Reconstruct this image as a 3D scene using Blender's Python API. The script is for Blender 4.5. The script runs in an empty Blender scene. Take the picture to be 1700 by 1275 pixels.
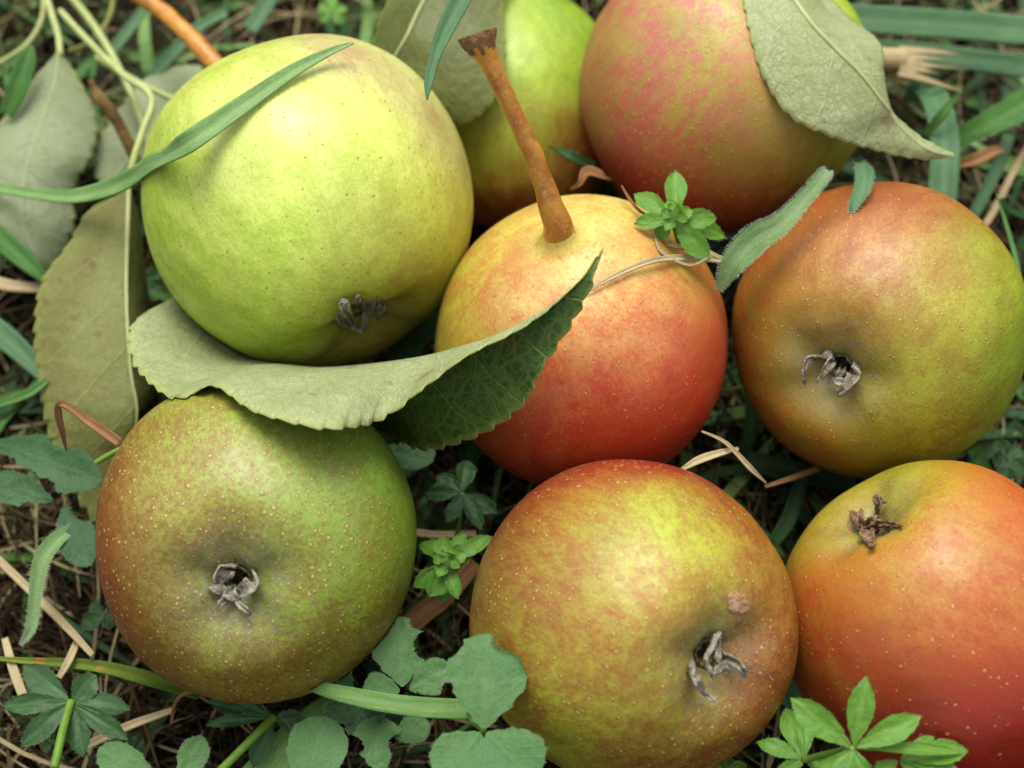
import bpy, bmesh, math, random
from mathutils import Vector, Matrix, noise
from mathutils.bvhtree import BVHTree
R = math.radians
CM = 0.01
rnd = random.Random(7)
sc = bpy.context.scene
col = sc.collection

# ------------------------------------------------------------------ camera
TILT = R(27); HFOV = R(33); DIST = 0.32; W0, H0 = 1700.0, 1275.0
FPX = (W0 / 2) / math.tan(HFOV / 2)
CAMP = Vector((0, -math.sin(TILT) * DIST, math.cos(TILT) * DIST + 0.025))
CR = Matrix.Rotation(TILT, 3, 'X')
cd = bpy.data.cameras.new('camera'); cam = bpy.data.objects.new('camera', cd); col.objects.link(cam)
cam.location = CAMP; cam.rotation_euler = (TILT, 0, 0)
cd.sensor_width = 36; cd.lens = 18 / math.tan(HFOV / 2)
cd.clip_start = 0.01; cd.clip_end = 500
cd.dof.use_dof = True; cd.dof.focus_distance = 0.292; cd.dof.aperture_fstop = 13
sc.camera = cam

# ------------------------------------------------------------------ light
SUN_EL, SUN_AZ = R(66), R(8)          # azimuth measured from +Y towards -X
w = bpy.data.worlds.new('World'); sc.world = w; w.use_nodes = True
nt = w.node_tree; bg = nt.nodes['Background']
sky = nt.nodes.new('ShaderNodeTexSky'); sky.sky_type = 'NISHITA'; sky.sun_disc = False
sky.sun_elevation = SUN_EL; sky.sun_rotation = -SUN_AZ; sky.dust_density = 4; sky.ozone_density = 0.6
hs = nt.nodes.new('ShaderNodeHueSaturation'); hs.inputs['Saturation'].default_value = 0.22
nt.links.new(sky.outputs[0], hs.inputs['Color']); nt.links.new(hs.outputs[0], bg.inputs[0])
bg.inputs[1].default_value = 0.115
sd = bpy.data.lights.new('sun', 'SUN'); sd.energy = 1.25; sd.angle = R(34); sd.color = (1, .985, .93)
sun = bpy.data.objects.new('sun', sd); col.objects.link(sun)
sdir = Vector((-math.sin(SUN_AZ) * math.cos(SUN_EL), math.cos(SUN_AZ) * math.cos(SUN_EL), math.sin(SUN_EL)))
sun.rotation_euler = sdir.to_track_quat('Z', 'Y').to_euler(); sun.location = sdir * 2
sc.view_settings.view_transform = 'Standard'; sc.view_settings.look = 'None'
sc.view_settings.exposure = 1.12; sc.view_settings.gamma = 1
sc.render.engine = 'CYCLES'

# ------------------------------------------------------------------ helpers
def ray(px, py):
    return (CR @ Vector(((px - W0 / 2) / FPX, -(py - H0 / 2) / FPX, -1))).normalized()
def P(px, py, z):                      # photo pixel -> point at height z (cm)
    d = ray(px, py); t = (z * CM - CAMP.z) / d.z
    return CAMP + d * t
def lin(c):
    return tuple(((v / 255) / 12.92 if v / 255 <= .04045 else ((v / 255 + .055) / 1.055) ** 2.4) for v in c)
def rgba(c, k=1.0):
    return tuple(v * k for v in lin(c)) + (1,)
def smooth(pts, n):                    # Catmull-Rom over tuples of Vectors / floats
    out = []; m = len(pts)
    for i in range(n):
        t = i / (n - 1) * (m - 1); k = min(int(t), m - 2); f = t - k
        p0, p1, p2, p3 = pts[max(k - 1, 0)], pts[k], pts[k + 1], pts[min(k + 2, m - 1)]
        out.append(.5 * ((2 * p1) + (p2 - p0) * f + (2 * p0 - 5 * p1 + 4 * p2 - p3) * f * f + (3 * p1 - p0 - 3 * p2 + p3) * f ** 3))
    return out
def tag(o, label=None, cat=None, group=None, kind=None):
    for k, v in (('label', label), ('category', cat), ('group', group), ('kind', kind)):
        if v: o[k] = v
    return o
def empty(name, loc, label, cat, group=None):
    o = bpy.data.objects.new(name, None); col.objects.link(o); o.location = loc; o.empty_display_size = .005
    return tag(o, label, cat, group)
class MB:
    def __init__(s): s.v = []; s.f = []; s.uv = []; s.mi = []; s.c = {}
    def build(s, name, mats, parent=None, smooth_=True, origin=None):
        me = bpy.data.meshes.new(name)
        base = parent.location.copy() if parent is not None and parent.parent is None else Vector((0, 0, 0))
        if parent is not None and parent.parent is not None: base = parent.parent.location.copy()
        if parent is None: base = Vector(origin) if origin is not None else (s.v[0].copy() if s.v else base)
        me.from_pydata([tuple(v - base) for v in s.v], [], s.f)
        if s.uv:
            ul = me.uv_layers.new(name='uv')
            for lp in me.loops: ul.data[lp.index].uv = s.uv[lp.vertex_index]
        for m in (mats if isinstance(mats, (list, tuple)) else [mats]): me.materials.append(m)
        for i, p in enumerate(me.polygons):
            p.use_smooth = smooth_
            if s.mi: p.material_index = s.mi[i]
        me.update()
        o = bpy.data.objects.new(name, me); col.objects.link(o)
        if parent is not None: o.parent = parent
        else: o.location = base
        return o
    def face(s, f, m=0): s.f.append(f); s.mi.append(m)
    def grid(s, rows, uvs, m=0, flip=False):
        b = len(s.v); n = len(rows[0])
        for r in rows: s.v.extend(r)
        for r in uvs: s.uv.extend(r)
        for i in range(len(rows) - 1):
            for j in range(n - 1):
                q = (b + i * n + j, b + i * n + j + 1, b + (i + 1) * n + j + 1, b + (i + 1) * n + j)
                s.face(q[::-1] if flip else q, m)
    def tube(s, pts, rads, seg=10, m=0, cap=True):
        b = len(s.v); n = len(pts); L = 0
        up = Vector((.31, .2, .93)); prev = None
        for i, p in enumerate(pts):
            t = (pts[min(i + 1, n - 1)] - pts[max(i - 1, 0)])
            if t.length < 1e-9: t = Vector((0, 0, 1))
            t.normalize()
            x = (prev - t * prev.dot(t)) if prev is not None else up.cross(t)
            if x.length < 1e-6: x = Vector((1, 0, 0)).cross(t)
            x.normalize(); prev = x; y = t.cross(x)
            if i: L += (p - pts[i - 1]).length
            for k in range(seg):
                a = 2 * math.pi * k / seg
                s.v.append(p + (x * math.cos(a) + y * math.sin(a)) * rads[i]); s.uv.append((k / seg, L / CM))
        for i in range(n - 1):
            for k in range(seg):
                k2 = (k + 1) % seg
                s.face((b + i * seg + k, b + i * seg + k2, b + (i + 1) * seg + k2, b + (i + 1) * seg + k), m)
        if cap:
            s.face(tuple(b + k for k in range(seg))[::-1], m); s.face(tuple(b + (n - 1) * seg + k for k in range(seg)), m)

# ------------------------------------------------------------------ node helpers
class NT:
    def __init__(s, name):
        s.m = bpy.data.materials.new(name); s.m.use_nodes = True; s.t = s.m.node_tree; s.N = s.t.nodes
        s.b = s.N['Principled BSDF']
    def n(s, typ, ins=None, **kw):
        nd = s.N.new('ShaderNode' + typ)
        for k, v in kw.items(): setattr(nd, k, v)
        for k, v in (ins or {}).items(): s.put(nd.inputs[k], v)
        return nd
    def put(s, sock, v):
        if hasattr(v, 'node'): s.t.links.new(v, sock)
        else: sock.default_value = v
    def math(s, op, a, b=0.0, c=None, clamp=False):
        nd = s.n('Math', {0: a, 1: b}, operation=op, use_clamp=clamp)
        if c is not None: s.put(nd.inputs[2], c)
        return nd.outputs[0]
    def mix(s, f, a, b, mode='MIX'):
        nd = s.N.new('ShaderNodeMix'); nd.data_type = 'RGBA'; nd.blend_type = mode; nd.clamp_factor = True
        s.put(nd.inputs[0], f); s.put(nd.inputs[6], a); s.put(nd.inputs[7], b); return nd.outputs[2]
    def ramp(s, v, a, b, lo=0.0, hi=1.0):
        nd = s.n('MapRange', {0: v, 1: a, 2: b, 3: lo, 4: hi}, interpolation_type='SMOOTHSTEP', clamp=True); return nd.outputs[0]
    def noise(s, vec, scale, detail=3, rough=.55, w=None):
        nd = s.N.new('ShaderNodeTexNoise'); s.put(nd.inputs['Vector'], vec)
        nd.inputs['Scale'].default_value = scale; nd.inputs['Detail'].default_value = detail; nd.inputs['Roughness'].default_value = rough
        return nd.outputs['Fac']
    def bump(s, h, dist, strength=1.0, prev=None):
        nd = s.n('Bump', {'Height': h, 'Strength': strength, 'Distance': dist})
        if prev is not None: s.put(nd.inputs['Normal'], prev)
        return nd.outputs[0]
    def out(s, **kw):
        for k, v in kw.items(): s.put(s.b.inputs[k.replace('_', ' ')], v)
        return s.m

AK = 0.66   # photo colour -> reflectance

def skin_mat(name, seed, dot=(205, 175, 105), dotr=.2, dotk=.75, dscale=760, mott=(.40, .62), ms=330, dirty=.5, ring=(120, 60, 30), fine=.3):
    t = NT(name)
    oc = t.n('TexCoord').outputs['Object']
    off = t.n('VectorMath', {0: oc, 1: (seed * .37, seed * .11, seed * .23)}, operation='ADD').outputs[0]
    stre = t.n('VectorMath', {0: off, 1: (1, 1, .38)}, operation='MULTIPLY').outputs[0]
    A = t.n('Attribute', attribute_name='ground_col').outputs['Color']
    B = t.n('Attribute', attribute_name='mottle_col').outputs['Color']
    cx = t.n('Attribute', attribute_name='near_calyx').outputs['Fac']
    n1 = t.noise(stre, ms, 6, .62); n2 = t.noise(off, 95, 4, .55); n3 = t.noise(stre, 1500, 4, .7)
    f = t.math('ADD', t.math('MULTIPLY', n1, .42), t.math('ADD', t.math('MULTIPLY', n2, .26), t.math('MULTIPLY', n3, .32)))
    c = t.mix(t.ramp(f, mott[0], mott[1]), A, B)
    ft = t.noise(stre, 2300, 4, .75)
    c = t.mix(t.math('MULTIPLY', t.ramp(ft, .48, .64), fine), c, t.mix(1.0, B, (.80, .72, .62, 1), 'MULTIPLY'))
    c = t.mix(t.math('MULTIPLY', t.ramp(ft, .46, .32), .35), c, t.mix(1.0, A, (1.1, 1.14, 1.0, 1), 'MULTIPLY'))
    # fine tonal speckle of the skin
    n4 = t.noise(off, 3200, 3, .7)
    c = t.mix(1.0, c, t.n('CombineColor', {0: t.ramp(n4, .25, .75, .88, 1.12), 1: t.ramp(n4, .25, .75, .88, 1.12), 2: t.ramp(n4, .25, .75, .8, 1.2)}).outputs[0], 'MULTIPLY')
    # larger tonal drift
    n5 = t.noise(off, 60, 3, .5)
    c = t.mix(1.0, c, t.n('CombineColor', {0: t.ramp(n5, .3, .7, .93, 1.06), 1: t.ramp(n5, .3, .7, .9, 1.09), 2: 1.0}).outputs[0], 'MULTIPLY')
    # lenticels
    v = t.n('TexVoronoi', {'Vector': off, 'Scale': dscale}, feature='F1')
    vd, vc = v.outputs['Distance'], t.n('SeparateColor', {0: v.outputs['Color']}).outputs[0]
    rad = t.math('MULTIPLY', t.ramp(vc, 0, 1, .35, 1.05), dotr)
    d = t.math('DIVIDE', vd, rad)
    ringm = t.math('MULTIPLY', t.ramp(d, 1.6, .9), .34)
    c = t.mix(t.math('MULTIPLY', ringm, dotk), c, rgba(ring, AK))
    core = t.ramp(d, 1.0, .45)
    c = t.mix(t.math('MULTIPLY', core, dotk), c, rgba(dot, AK))
    # grey down and russet near the calyx
    fz = t.math('MULTIPLY', cx, t.ramp(t.noise(off, 900, 5, .75), .35, .68))
    c = t.mix(t.math('MULTIPLY', fz, dirty), c, rgba((158, 156, 132), AK))
    hole = t.n('Attribute', attribute_name='hole').outputs['Fac']
    c = t.mix(hole, c, rgba((58, 42, 28), AK))
    # tiny scuffs
    sc1 = t.ramp(t.noise(stre, 700, 2, .5), .74, .80)
    c = t.mix(t.math('MULTIPLY', sc1, .35), c, rgba((150, 120, 80), AK))
    nb = t.bump(core, .00012, .6)
    nb = t.bump(t.noise(off, 1400, 4, .6), .00010, .5, nb)
    nb = t.bump(t.noise(off, 140, 3, .5), .0009, .5, nb)
    rough = t.ramp(t.noise(off, 400, 4, .6), .3, .7, .37, .50)
    return t.out(Base_Color=c, Roughness=rough, Specular_IOR_Level=.40, Normal=nb)

def simple_mat(name, c1, c2, scale=300, rough=.6, spec=.3, bump=.0002, stretch=(1, 1, 1), transl=0.0, speck=None, k=AK):
    t = NT(name); oc = t.n('TexCoord').outputs['Object']
    v = t.n('VectorMath', {0: oc, 1: stretch}, operation='MULTIPLY').outputs[0]
    n = t.noise(v, scale, 5, .65)
    c = t.mix(t.ramp(n, .32, .68), rgba(c1, k), rgba(c2, k))
    if speck: c = t.mix(t.ramp(t.noise(oc, scale * 5, 2, .5), .6, .68), c, rgba(speck, k))
    nb = t.bump(t.noise(v, scale * 3, 4, .6), bump, .7)
    return t.out(Base_Color=c, Roughness=rough, Specular_IOR_Level=spec, Normal=nb)

def uv_parts(t):
    u = t.n('SeparateXYZ', {0: t.n('UVMap').outputs[0]})
    return t.n('UVMap').outputs[0], u.outputs[0], u.outputs[1]

def leaf_mat(name, base, base2, vein, cell=5.5, side=1.15, vk=.6, netk=.45, relief=1, rough=.55, blot=None, net=None, transl=.25, spec=.3):
    t = NT(name); uv, u, v = uv_parts(t); oc = t.n('TexCoord').outputs['Object']
    wob = t.n('VectorMath', {0: uv, 1: t.n('VectorMath', {0: t.n('TexNoise', {'Vector': uv, 'Scale': 2.2, 'Detail': 3.0}).outputs['Color'], 1: (.22, .22, 0)}, operation='MULTIPLY').outputs[0]}, operation='ADD').outputs[0]
    ws = t.n('SeparateXYZ', {0: wob}); au = t.math('ABSOLUTE', u)
    # pinnate side veins
    q = t.math('SUBTRACT', ws.outputs[1], t.math('MULTIPLY', t.math('POWER', t.math('MAXIMUM', au, .0001), .85), .85))
    q = t.math('ADD', q, t.math('MULTIPLY', t.math('GREATER_THAN', u, 0), side * .47))
    fr = t.math('PINGPONG', q, side / 2)
    sv = t.math('MULTIPLY', t.ramp(fr, .035, .005), t.ramp(au, 2.0, .2, .25, 1))
    mid = t.ramp(au, .06, .015)
    e1 = t.n('TexVoronoi', {'Vector': wob, 'Scale': cell * .42}, feature='DISTANCE_TO_EDGE').outputs['Distance']
    e2 = t.n('TexVoronoi', {'Vector': wob, 'Scale': cell}, feature='DISTANCE_TO_EDGE').outputs['Distance']
    e3 = t.n('TexVoronoi', {'Vector': wob, 'Scale': cell * 2.3}, feature='DISTANCE_TO_EDGE').outputs['Distance']
    n1, n2, n3 = t.ramp(e1, .05, .0), t.ramp(e2, .09, .0), t.ramp(e3, .16, .0)
    netf = t.math('MAXIMUM', t.math('MULTIPLY', n1, .9), t.math('MAXIMUM', t.math('MULTIPLY', n2, .8), t.math('MULTIPLY', n3, .6)))
    c = t.mix(t.ramp(t.noise(oc, 70, 5, .6), .35, .66), rgba(base, AK), rgba(base2, AK))
    fine = t.noise(oc, 1900, 3, .7)
    c = t.mix(1.0, c, t.n('CombineColor', {0: t.ramp(fine, .3, .7, .86, 1.14), 1: t.ramp(fine, .3, .7, .88, 1.12), 2: t.ramp(fine, .3, .7, .86, 1.14)}).outputs[0], 'MULTIPLY')
    if blot: c = t.mix(t.math('MULTIPLY', t.ramp(t.noise(oc, 210, 3, .5), .63, .72), .7), c, rgba(blot, AK))
    c = t.mix(t.math('MULTIPLY', netf, netk), c, rgba(net or vein, AK))
    c = t.mix(t.math('MULTIPLY', t.math('MAXIMUM', sv, mid), vk), c, rgba(vein, AK))
    c = t.mix(t.math('MULTIPLY', t.n('Attribute', attribute_name='edge').outputs['Fac'], .6), c, rgba((196, 206, 110), AK))
    h = t.math('ADD', t.math('MULTIPLY', netf, .35), t.math('MAXIMUM', sv, mid))
    nb = t.bump(h, .00018 * relief, .8)
    nb = t.bump(t.noise(oc, 260, 3, .5), .0012, .5, nb)
    nb = t.bump(t.noise(oc, 2500, 2, .5), .00006, .6, nb)
    m = t.out(Base_Color=c, Roughness=rough, Specular_IOR_Level=spec, Normal=nb)
    if transl:
        tr = t.n('BsdfTranslucent', {'Color': t.mix(.6, c, rgba((150, 190, 50), AK))})
        mx = t.n('MixShader', {0: transl, 1: t.b.outputs[0], 2: tr.outputs[0]})
        t.t.links.new(mx.outputs[0], t.N['Material Output'].inputs[0])
    return m

def blade_mat(name, c1, c2, line, rough=.55, transl=.2, dry=None, freq=7.0, spec=.2, k=AK):
    t = NT(name); uv, u, v = uv_parts(t); oc = t.n('TexCoord').outputs['Object']
    sv = t.n('VectorMath', {0: uv, 1: (freq, .35, 1)}, operation='MULTIPLY').outputs[0]
    n = t.noise(sv, 3.0, 4, .6)
    c = t.mix(t.ramp(t.noise(oc, 90, 4, .6), .35, .65), rgba(c1, k), rgba(c2, k))
    c = t.mix(t.math('MULTIPLY', t.ramp(n, .42, .7), .45), c, rgba(line, k))
    c = t.mix(t.math('MULTIPLY', t.ramp(t.math('ABSOLUTE', u), .1, .02), .35), c, rgba(line, k))
    fine = t.noise(oc, 2200, 3, .7)
    c = t.mix(1.0, c, t.n('CombineColor', {0: t.ramp(fine, .3, .7, .87, 1.13), 1: t.ramp(fine, .3, .7, .9, 1.1), 2: t.ramp(fine, .3, .7, .87, 1.13)}).outputs[0], 'MULTIPLY')
    if dry: c = t.mix(t.ramp(t.noise(oc, 160, 3, .6), .62, .72), c, rgba(dry, k))
    nb = t.bump(n, .00018, .7)
    m = t.out(Base_Color=c, Roughness=rough, Specular_IOR_Level=spec, Normal=nb)
    if transl:
        tr = t.n('BsdfTranslucent', {'Color': t.mix(.5, c, rgba((140, 185, 40), k))})
        mx = t.n('MixShader', {0: transl, 1: t.b.outputs[0], 2: tr.outputs[0]})
        t.t.links.new(mx.outputs[0], t.N['Material Output'].inputs[0])
    return m

# ------------------------------------------------------------------ the ground
soil = simple_mat('soil', (26, 21, 15), (14, 11, 8), 160, .95, .03, .003, speck=(66, 52, 36))
b = MB()
N = 120; ext = 0.40
def gz(x, y): return (-1.3 + 1.0 * noise.noise(Vector((x * 14, y * 14, 3))) + .5 * noise.noise(Vector((x * 60, y * 60, 9)))) * CM
rows = [[Vector(((i / N * 2 - 1) * ext, (j / N * 2 - 1) * ext, 0)) for i in range(N + 1)] for j in range(N + 1)]
for r in rows:
    for p in r:
        e = max(abs(p.x), abs(p.y)) / ext
        p.z = gz(p.x, p.y) * min(1, (1 - e) * 5) - .013 * (1 - min(1, (1 - e) * 5))
b.grid(rows, [[(0, 0)] * (N + 1) for _ in rows])
o0 = ext; far = 60.0                    # the same sheet carries on to the horizon
c0 = [Vector((-o0, -o0, -.013)), Vector((o0, -o0, -.013)), Vector((o0, o0, -.013)), Vector((-o0, o0, -.013))]
c1 = [p * (far / o0) for p in c0]
for p in c1: p.z = -.013
k = len(b.v); b.v += c0 + c1; b.uv += [(0, 0)] * 8
for i in range(4): b.face((k + i, k + 4 + i, k + 4 + (i + 1) % 4, k + (i + 1) % 4))
gr = b.build('ground', soil, origin=(0, 0, 0)); tag(gr, 'dark soil under the grass and straw', 'ground', kind='structure')

# ------------------------------------------------------------------ fruit
APPLE = [(0, -.68), (.04, -.69), (.07, -.75), (.11, -.795), (.20, -.855), (.36, -.905), (.55, -.865), (.76, -.68), (.92, -.40), (1, -.02), (.955, .36), (.80, .66), (.56, .86), (.32, .93), (.16, .90), (.06, .84), (0, .82)]
PEAR = [(0, -.70), (.05, -.70), (.08, -.76), (.14, -.82), (.26, -.87), (.42, -.88), (.6, -.81), (.79, -.62), (.93, -.36), (1, -.02), (.95, .32), (.80, .62), (.60, .83), (.40, .95), (.27, 1.0), (.18, 1.03), (.13, 1.075), (.105, 1.13), (.085, 1.19), (0, 1.19)]
fruits = []
def sat(c, k=.96):
    c = (c[0] * .985, c[1] * 1.01, c[2] * .95); g = .3 * c[0] + .59 * c[1] + .11 * c[2]; return tuple(min(250, max(8, g + (v - g) * k)) for v in c)
FG = 'apples lying together in the grass'
def fruit(label, cx, cy, rpx, zc, axis, prof, asp, cps, mat, seed, tint=(1, 1, 1), wob=.036, sy=1.0, roll=0, dent=1.0):
    d = ray(cx, cy); t = (zc * CM - CAMP.z) / d.z; C = CAMP + d * t
    depth = t * d.dot(CR @ Vector((0, 0, -1))); rad = rpx * depth / FPX
    if len(axis) == 2:                             # photo pixel of the calyx
        r_ = ray(*axis); oc = CAMP - C; b_ = r_.dot(oc); rs = rad * .86; ds = b_ * b_ - oc.dot(oc) + rs * rs
        ax = ((CAMP + r_ * (-b_ - math.sqrt(max(ds, 0)))) - C).normalized()
    else: ax = CR @ Vector(axis).normalized()      # towards the calyx
    z = -ax; x = z.cross(Vector((0, 0, 1)) if abs(z.z) < .95 else Vector((0, 1, 0))).normalized(); y = z.cross(x)
    M = Matrix((x, y, z)).transposed() @ Matrix.Rotation(roll, 3, 'Z')
    NT_, NS = 120, 160
    pr = smooth([Vector((a, b_, 0)) for a, b_ in prof], NT_)
    root = empty('apple', C, label, 'apple', FG)
    mb = MB(); loc = []
    for i, p in enumerate(pr):
        for k in range(NS):
            a = 2 * math.pi * k / NS
            r = max(p.x, 0) if i not in (0, NT_ - 1) else 0
            q = Vector((r * math.cos(a), r * math.sin(a) * sy, p.y * asp))
            nn = noise.noise(q * 1.1 + Vector((seed * 3.1, seed * 1.7, 0))) * wob + noise.noise(q * 2.3 + Vector((seed, 5, seed))) * wob * .35
            ribs = 0
            if p.y < -.5 and r > .02: ribs = .016 * dent * math.cos(5 * a + seed) * max(0, 1 - abs(r - .3) / .35)
            q = q * (1 + nn); q.z += -ribs
            loc.append(q * rad)
    for q in loc: mb.v.append(C + M @ q)
    for i in range(NT_ - 1):
        for k in range(NS):
            k2 = (k + 1) % NS
            mb.face((i * NS + k, i * NS + k2, (i + 1) * NS + k2, (i + 1) * NS + k))
    # store the mesh in its own turned frame so that the texture axes follow the fruit
    me = bpy.data.meshes.new('skin'); me.from_pydata([tuple(q) for q in loc], [], mb.f)
    for p in me.polygons: p.use_smooth = True
    me.materials.append(mat)
    bm = bmesh.new(); bm.from_mesh(me); bmesh.ops.remove_doubles(bm, verts=bm.verts, dist=1e-7); bmesh.ops.recalc_face_normals(bm, faces=bm.faces); bm.to_mesh(me); bm.free()
    ob = bpy.data.objects.new('skin', me); col.objects.link(ob); ob.parent = root
    ob.rotation_euler = M.to_euler()
    wv = [C + M @ v.co for v in me.vertices]
    bvh = BVHTree.FromPolygons(wv, [tuple(p.vertices) for p in me.polygons])
    F = dict(C=C, rad=rad, M=M, bvh=bvh, root=root, ob=ob, me=me)
    # colour fields from visible-side control points, some highlight and lower shading painted in
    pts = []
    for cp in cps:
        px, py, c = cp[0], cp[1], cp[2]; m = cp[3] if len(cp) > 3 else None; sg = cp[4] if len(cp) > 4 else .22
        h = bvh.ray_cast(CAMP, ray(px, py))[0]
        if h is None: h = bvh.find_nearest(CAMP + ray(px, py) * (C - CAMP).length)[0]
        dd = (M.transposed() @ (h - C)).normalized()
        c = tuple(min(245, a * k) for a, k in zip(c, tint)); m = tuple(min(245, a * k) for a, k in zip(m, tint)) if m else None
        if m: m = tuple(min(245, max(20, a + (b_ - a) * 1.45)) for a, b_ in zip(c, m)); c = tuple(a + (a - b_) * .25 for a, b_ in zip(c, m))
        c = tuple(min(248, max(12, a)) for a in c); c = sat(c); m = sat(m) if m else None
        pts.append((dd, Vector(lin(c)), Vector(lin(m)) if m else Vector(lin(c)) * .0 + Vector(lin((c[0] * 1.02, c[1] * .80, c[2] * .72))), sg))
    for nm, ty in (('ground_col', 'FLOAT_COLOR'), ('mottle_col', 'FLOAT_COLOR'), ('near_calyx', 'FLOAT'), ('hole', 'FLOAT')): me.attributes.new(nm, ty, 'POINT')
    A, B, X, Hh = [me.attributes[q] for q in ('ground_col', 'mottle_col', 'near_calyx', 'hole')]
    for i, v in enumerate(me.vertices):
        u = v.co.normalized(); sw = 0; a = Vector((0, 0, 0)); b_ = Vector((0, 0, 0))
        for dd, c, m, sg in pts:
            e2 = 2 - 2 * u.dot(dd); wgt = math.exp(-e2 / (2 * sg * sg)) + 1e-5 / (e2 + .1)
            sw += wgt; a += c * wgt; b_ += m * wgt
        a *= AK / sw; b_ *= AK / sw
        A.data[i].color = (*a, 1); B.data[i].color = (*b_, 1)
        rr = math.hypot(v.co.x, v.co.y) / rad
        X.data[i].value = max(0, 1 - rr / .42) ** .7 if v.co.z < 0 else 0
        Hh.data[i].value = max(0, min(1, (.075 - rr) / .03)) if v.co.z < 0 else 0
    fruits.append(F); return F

def on(F, px, py, h=.05):               # point on a fruit seen at a photo pixel, lifted h cm along its normal
    r = ray(px, py); hit = F['bvh'].ray_cast(CAMP, r)
    if hit[0] is None:
        q = F['bvh'].find_nearest(CAMP + r * (F['C'] - CAMP).length); return q[0] + q[1] * h * CM
    return hit[0] - r * (h * CM / max(.4, -hit[1].dot(r)))
def S(px, py, h=.1):                    # nearest surface (fruit or ground) seen at a photo pixel
    r = ray(px, py); best = None
    for F in fruits:
        hit = F['bvh'].ray_cast(CAMP, r)
        if hit[0] is not None and (best is None or hit[3] < best[3]): best = hit
    if best is None: return P(px, py, h)
    return best[0] - r * (h * CM / max(.4, -best[1].dot(r)))
def push(p, eps=.04):
    for F in fruits:
        if (p - F['C']).length > F['rad'] * 1.25: continue
        q = F['bvh'].find_nearest(p)
        if q[0] is None: continue
        d = (p - q[0]).dot(q[1])
        if d < eps * CM: p = q[0] + q[1] * (eps * CM)
    return p
def inside(p, m=.0):
    for F in fruits:
        if (p - F['C']).length < F['rad'] * 1.15:
            q = F['bvh'].find_nearest(p)
            if (p - q[0]).dot(q[1]) < m * CM: return True
    return False

# 1 big lime-green apple, upper left
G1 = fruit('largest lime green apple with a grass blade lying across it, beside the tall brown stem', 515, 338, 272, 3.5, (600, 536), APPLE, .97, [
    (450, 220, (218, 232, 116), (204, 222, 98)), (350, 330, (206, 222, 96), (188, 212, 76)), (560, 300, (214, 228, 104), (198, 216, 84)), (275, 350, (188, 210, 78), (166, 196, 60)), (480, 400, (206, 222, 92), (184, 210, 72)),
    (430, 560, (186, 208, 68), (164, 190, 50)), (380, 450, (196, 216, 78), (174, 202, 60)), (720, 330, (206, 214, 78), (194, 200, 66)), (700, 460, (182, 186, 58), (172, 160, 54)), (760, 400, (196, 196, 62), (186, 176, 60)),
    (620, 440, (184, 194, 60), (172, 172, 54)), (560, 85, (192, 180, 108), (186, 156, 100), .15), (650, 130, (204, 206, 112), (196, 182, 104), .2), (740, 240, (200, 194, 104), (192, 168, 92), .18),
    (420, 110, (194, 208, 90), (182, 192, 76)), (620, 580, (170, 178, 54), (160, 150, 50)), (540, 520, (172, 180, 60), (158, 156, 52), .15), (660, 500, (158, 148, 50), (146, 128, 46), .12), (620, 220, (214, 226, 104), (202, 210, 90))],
    skin_mat('lime_green_skin', 1, dot=(150, 156, 58), dotr=.19, dotk=.6, dscale=640, mott=(.39, .61), ms=240, dirty=.3, ring=(140, 150, 50)), 1, roll=.4, tint=(1.09, 1.06, 1.2))
# 2 green apple half hidden behind
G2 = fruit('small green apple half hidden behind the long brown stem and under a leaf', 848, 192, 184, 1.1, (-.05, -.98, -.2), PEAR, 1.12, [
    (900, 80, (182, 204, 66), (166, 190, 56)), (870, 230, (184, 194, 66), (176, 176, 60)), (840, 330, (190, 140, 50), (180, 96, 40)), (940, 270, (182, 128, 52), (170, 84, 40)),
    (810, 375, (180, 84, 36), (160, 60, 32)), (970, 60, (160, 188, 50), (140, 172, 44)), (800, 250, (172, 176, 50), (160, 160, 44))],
    skin_mat('green_back_skin', 2, dot=(120, 130, 50), dotr=.12, dotk=.4, dscale=560, mott=(.39, .61)), 2)
# 3 dull red apple, top right
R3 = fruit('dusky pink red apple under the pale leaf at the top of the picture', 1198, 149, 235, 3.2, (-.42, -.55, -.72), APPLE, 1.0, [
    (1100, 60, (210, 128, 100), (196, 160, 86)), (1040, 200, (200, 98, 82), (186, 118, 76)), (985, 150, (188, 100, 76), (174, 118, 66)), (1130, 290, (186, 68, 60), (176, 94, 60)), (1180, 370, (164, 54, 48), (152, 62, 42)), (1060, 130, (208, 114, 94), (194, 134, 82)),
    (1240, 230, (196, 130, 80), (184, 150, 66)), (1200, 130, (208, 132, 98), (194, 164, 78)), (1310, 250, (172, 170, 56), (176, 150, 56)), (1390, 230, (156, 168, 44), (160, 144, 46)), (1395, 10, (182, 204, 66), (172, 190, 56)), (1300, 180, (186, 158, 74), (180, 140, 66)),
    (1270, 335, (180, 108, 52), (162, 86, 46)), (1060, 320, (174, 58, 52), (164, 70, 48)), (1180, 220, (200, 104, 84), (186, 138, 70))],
    skin_mat('dusky_red_skin', 3, dot=(196, 178, 66), dotr=.30, dotk=.75, dscale=900, ring=(190, 120, 70), mott=(.42, .58), ms=420), 3)
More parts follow.
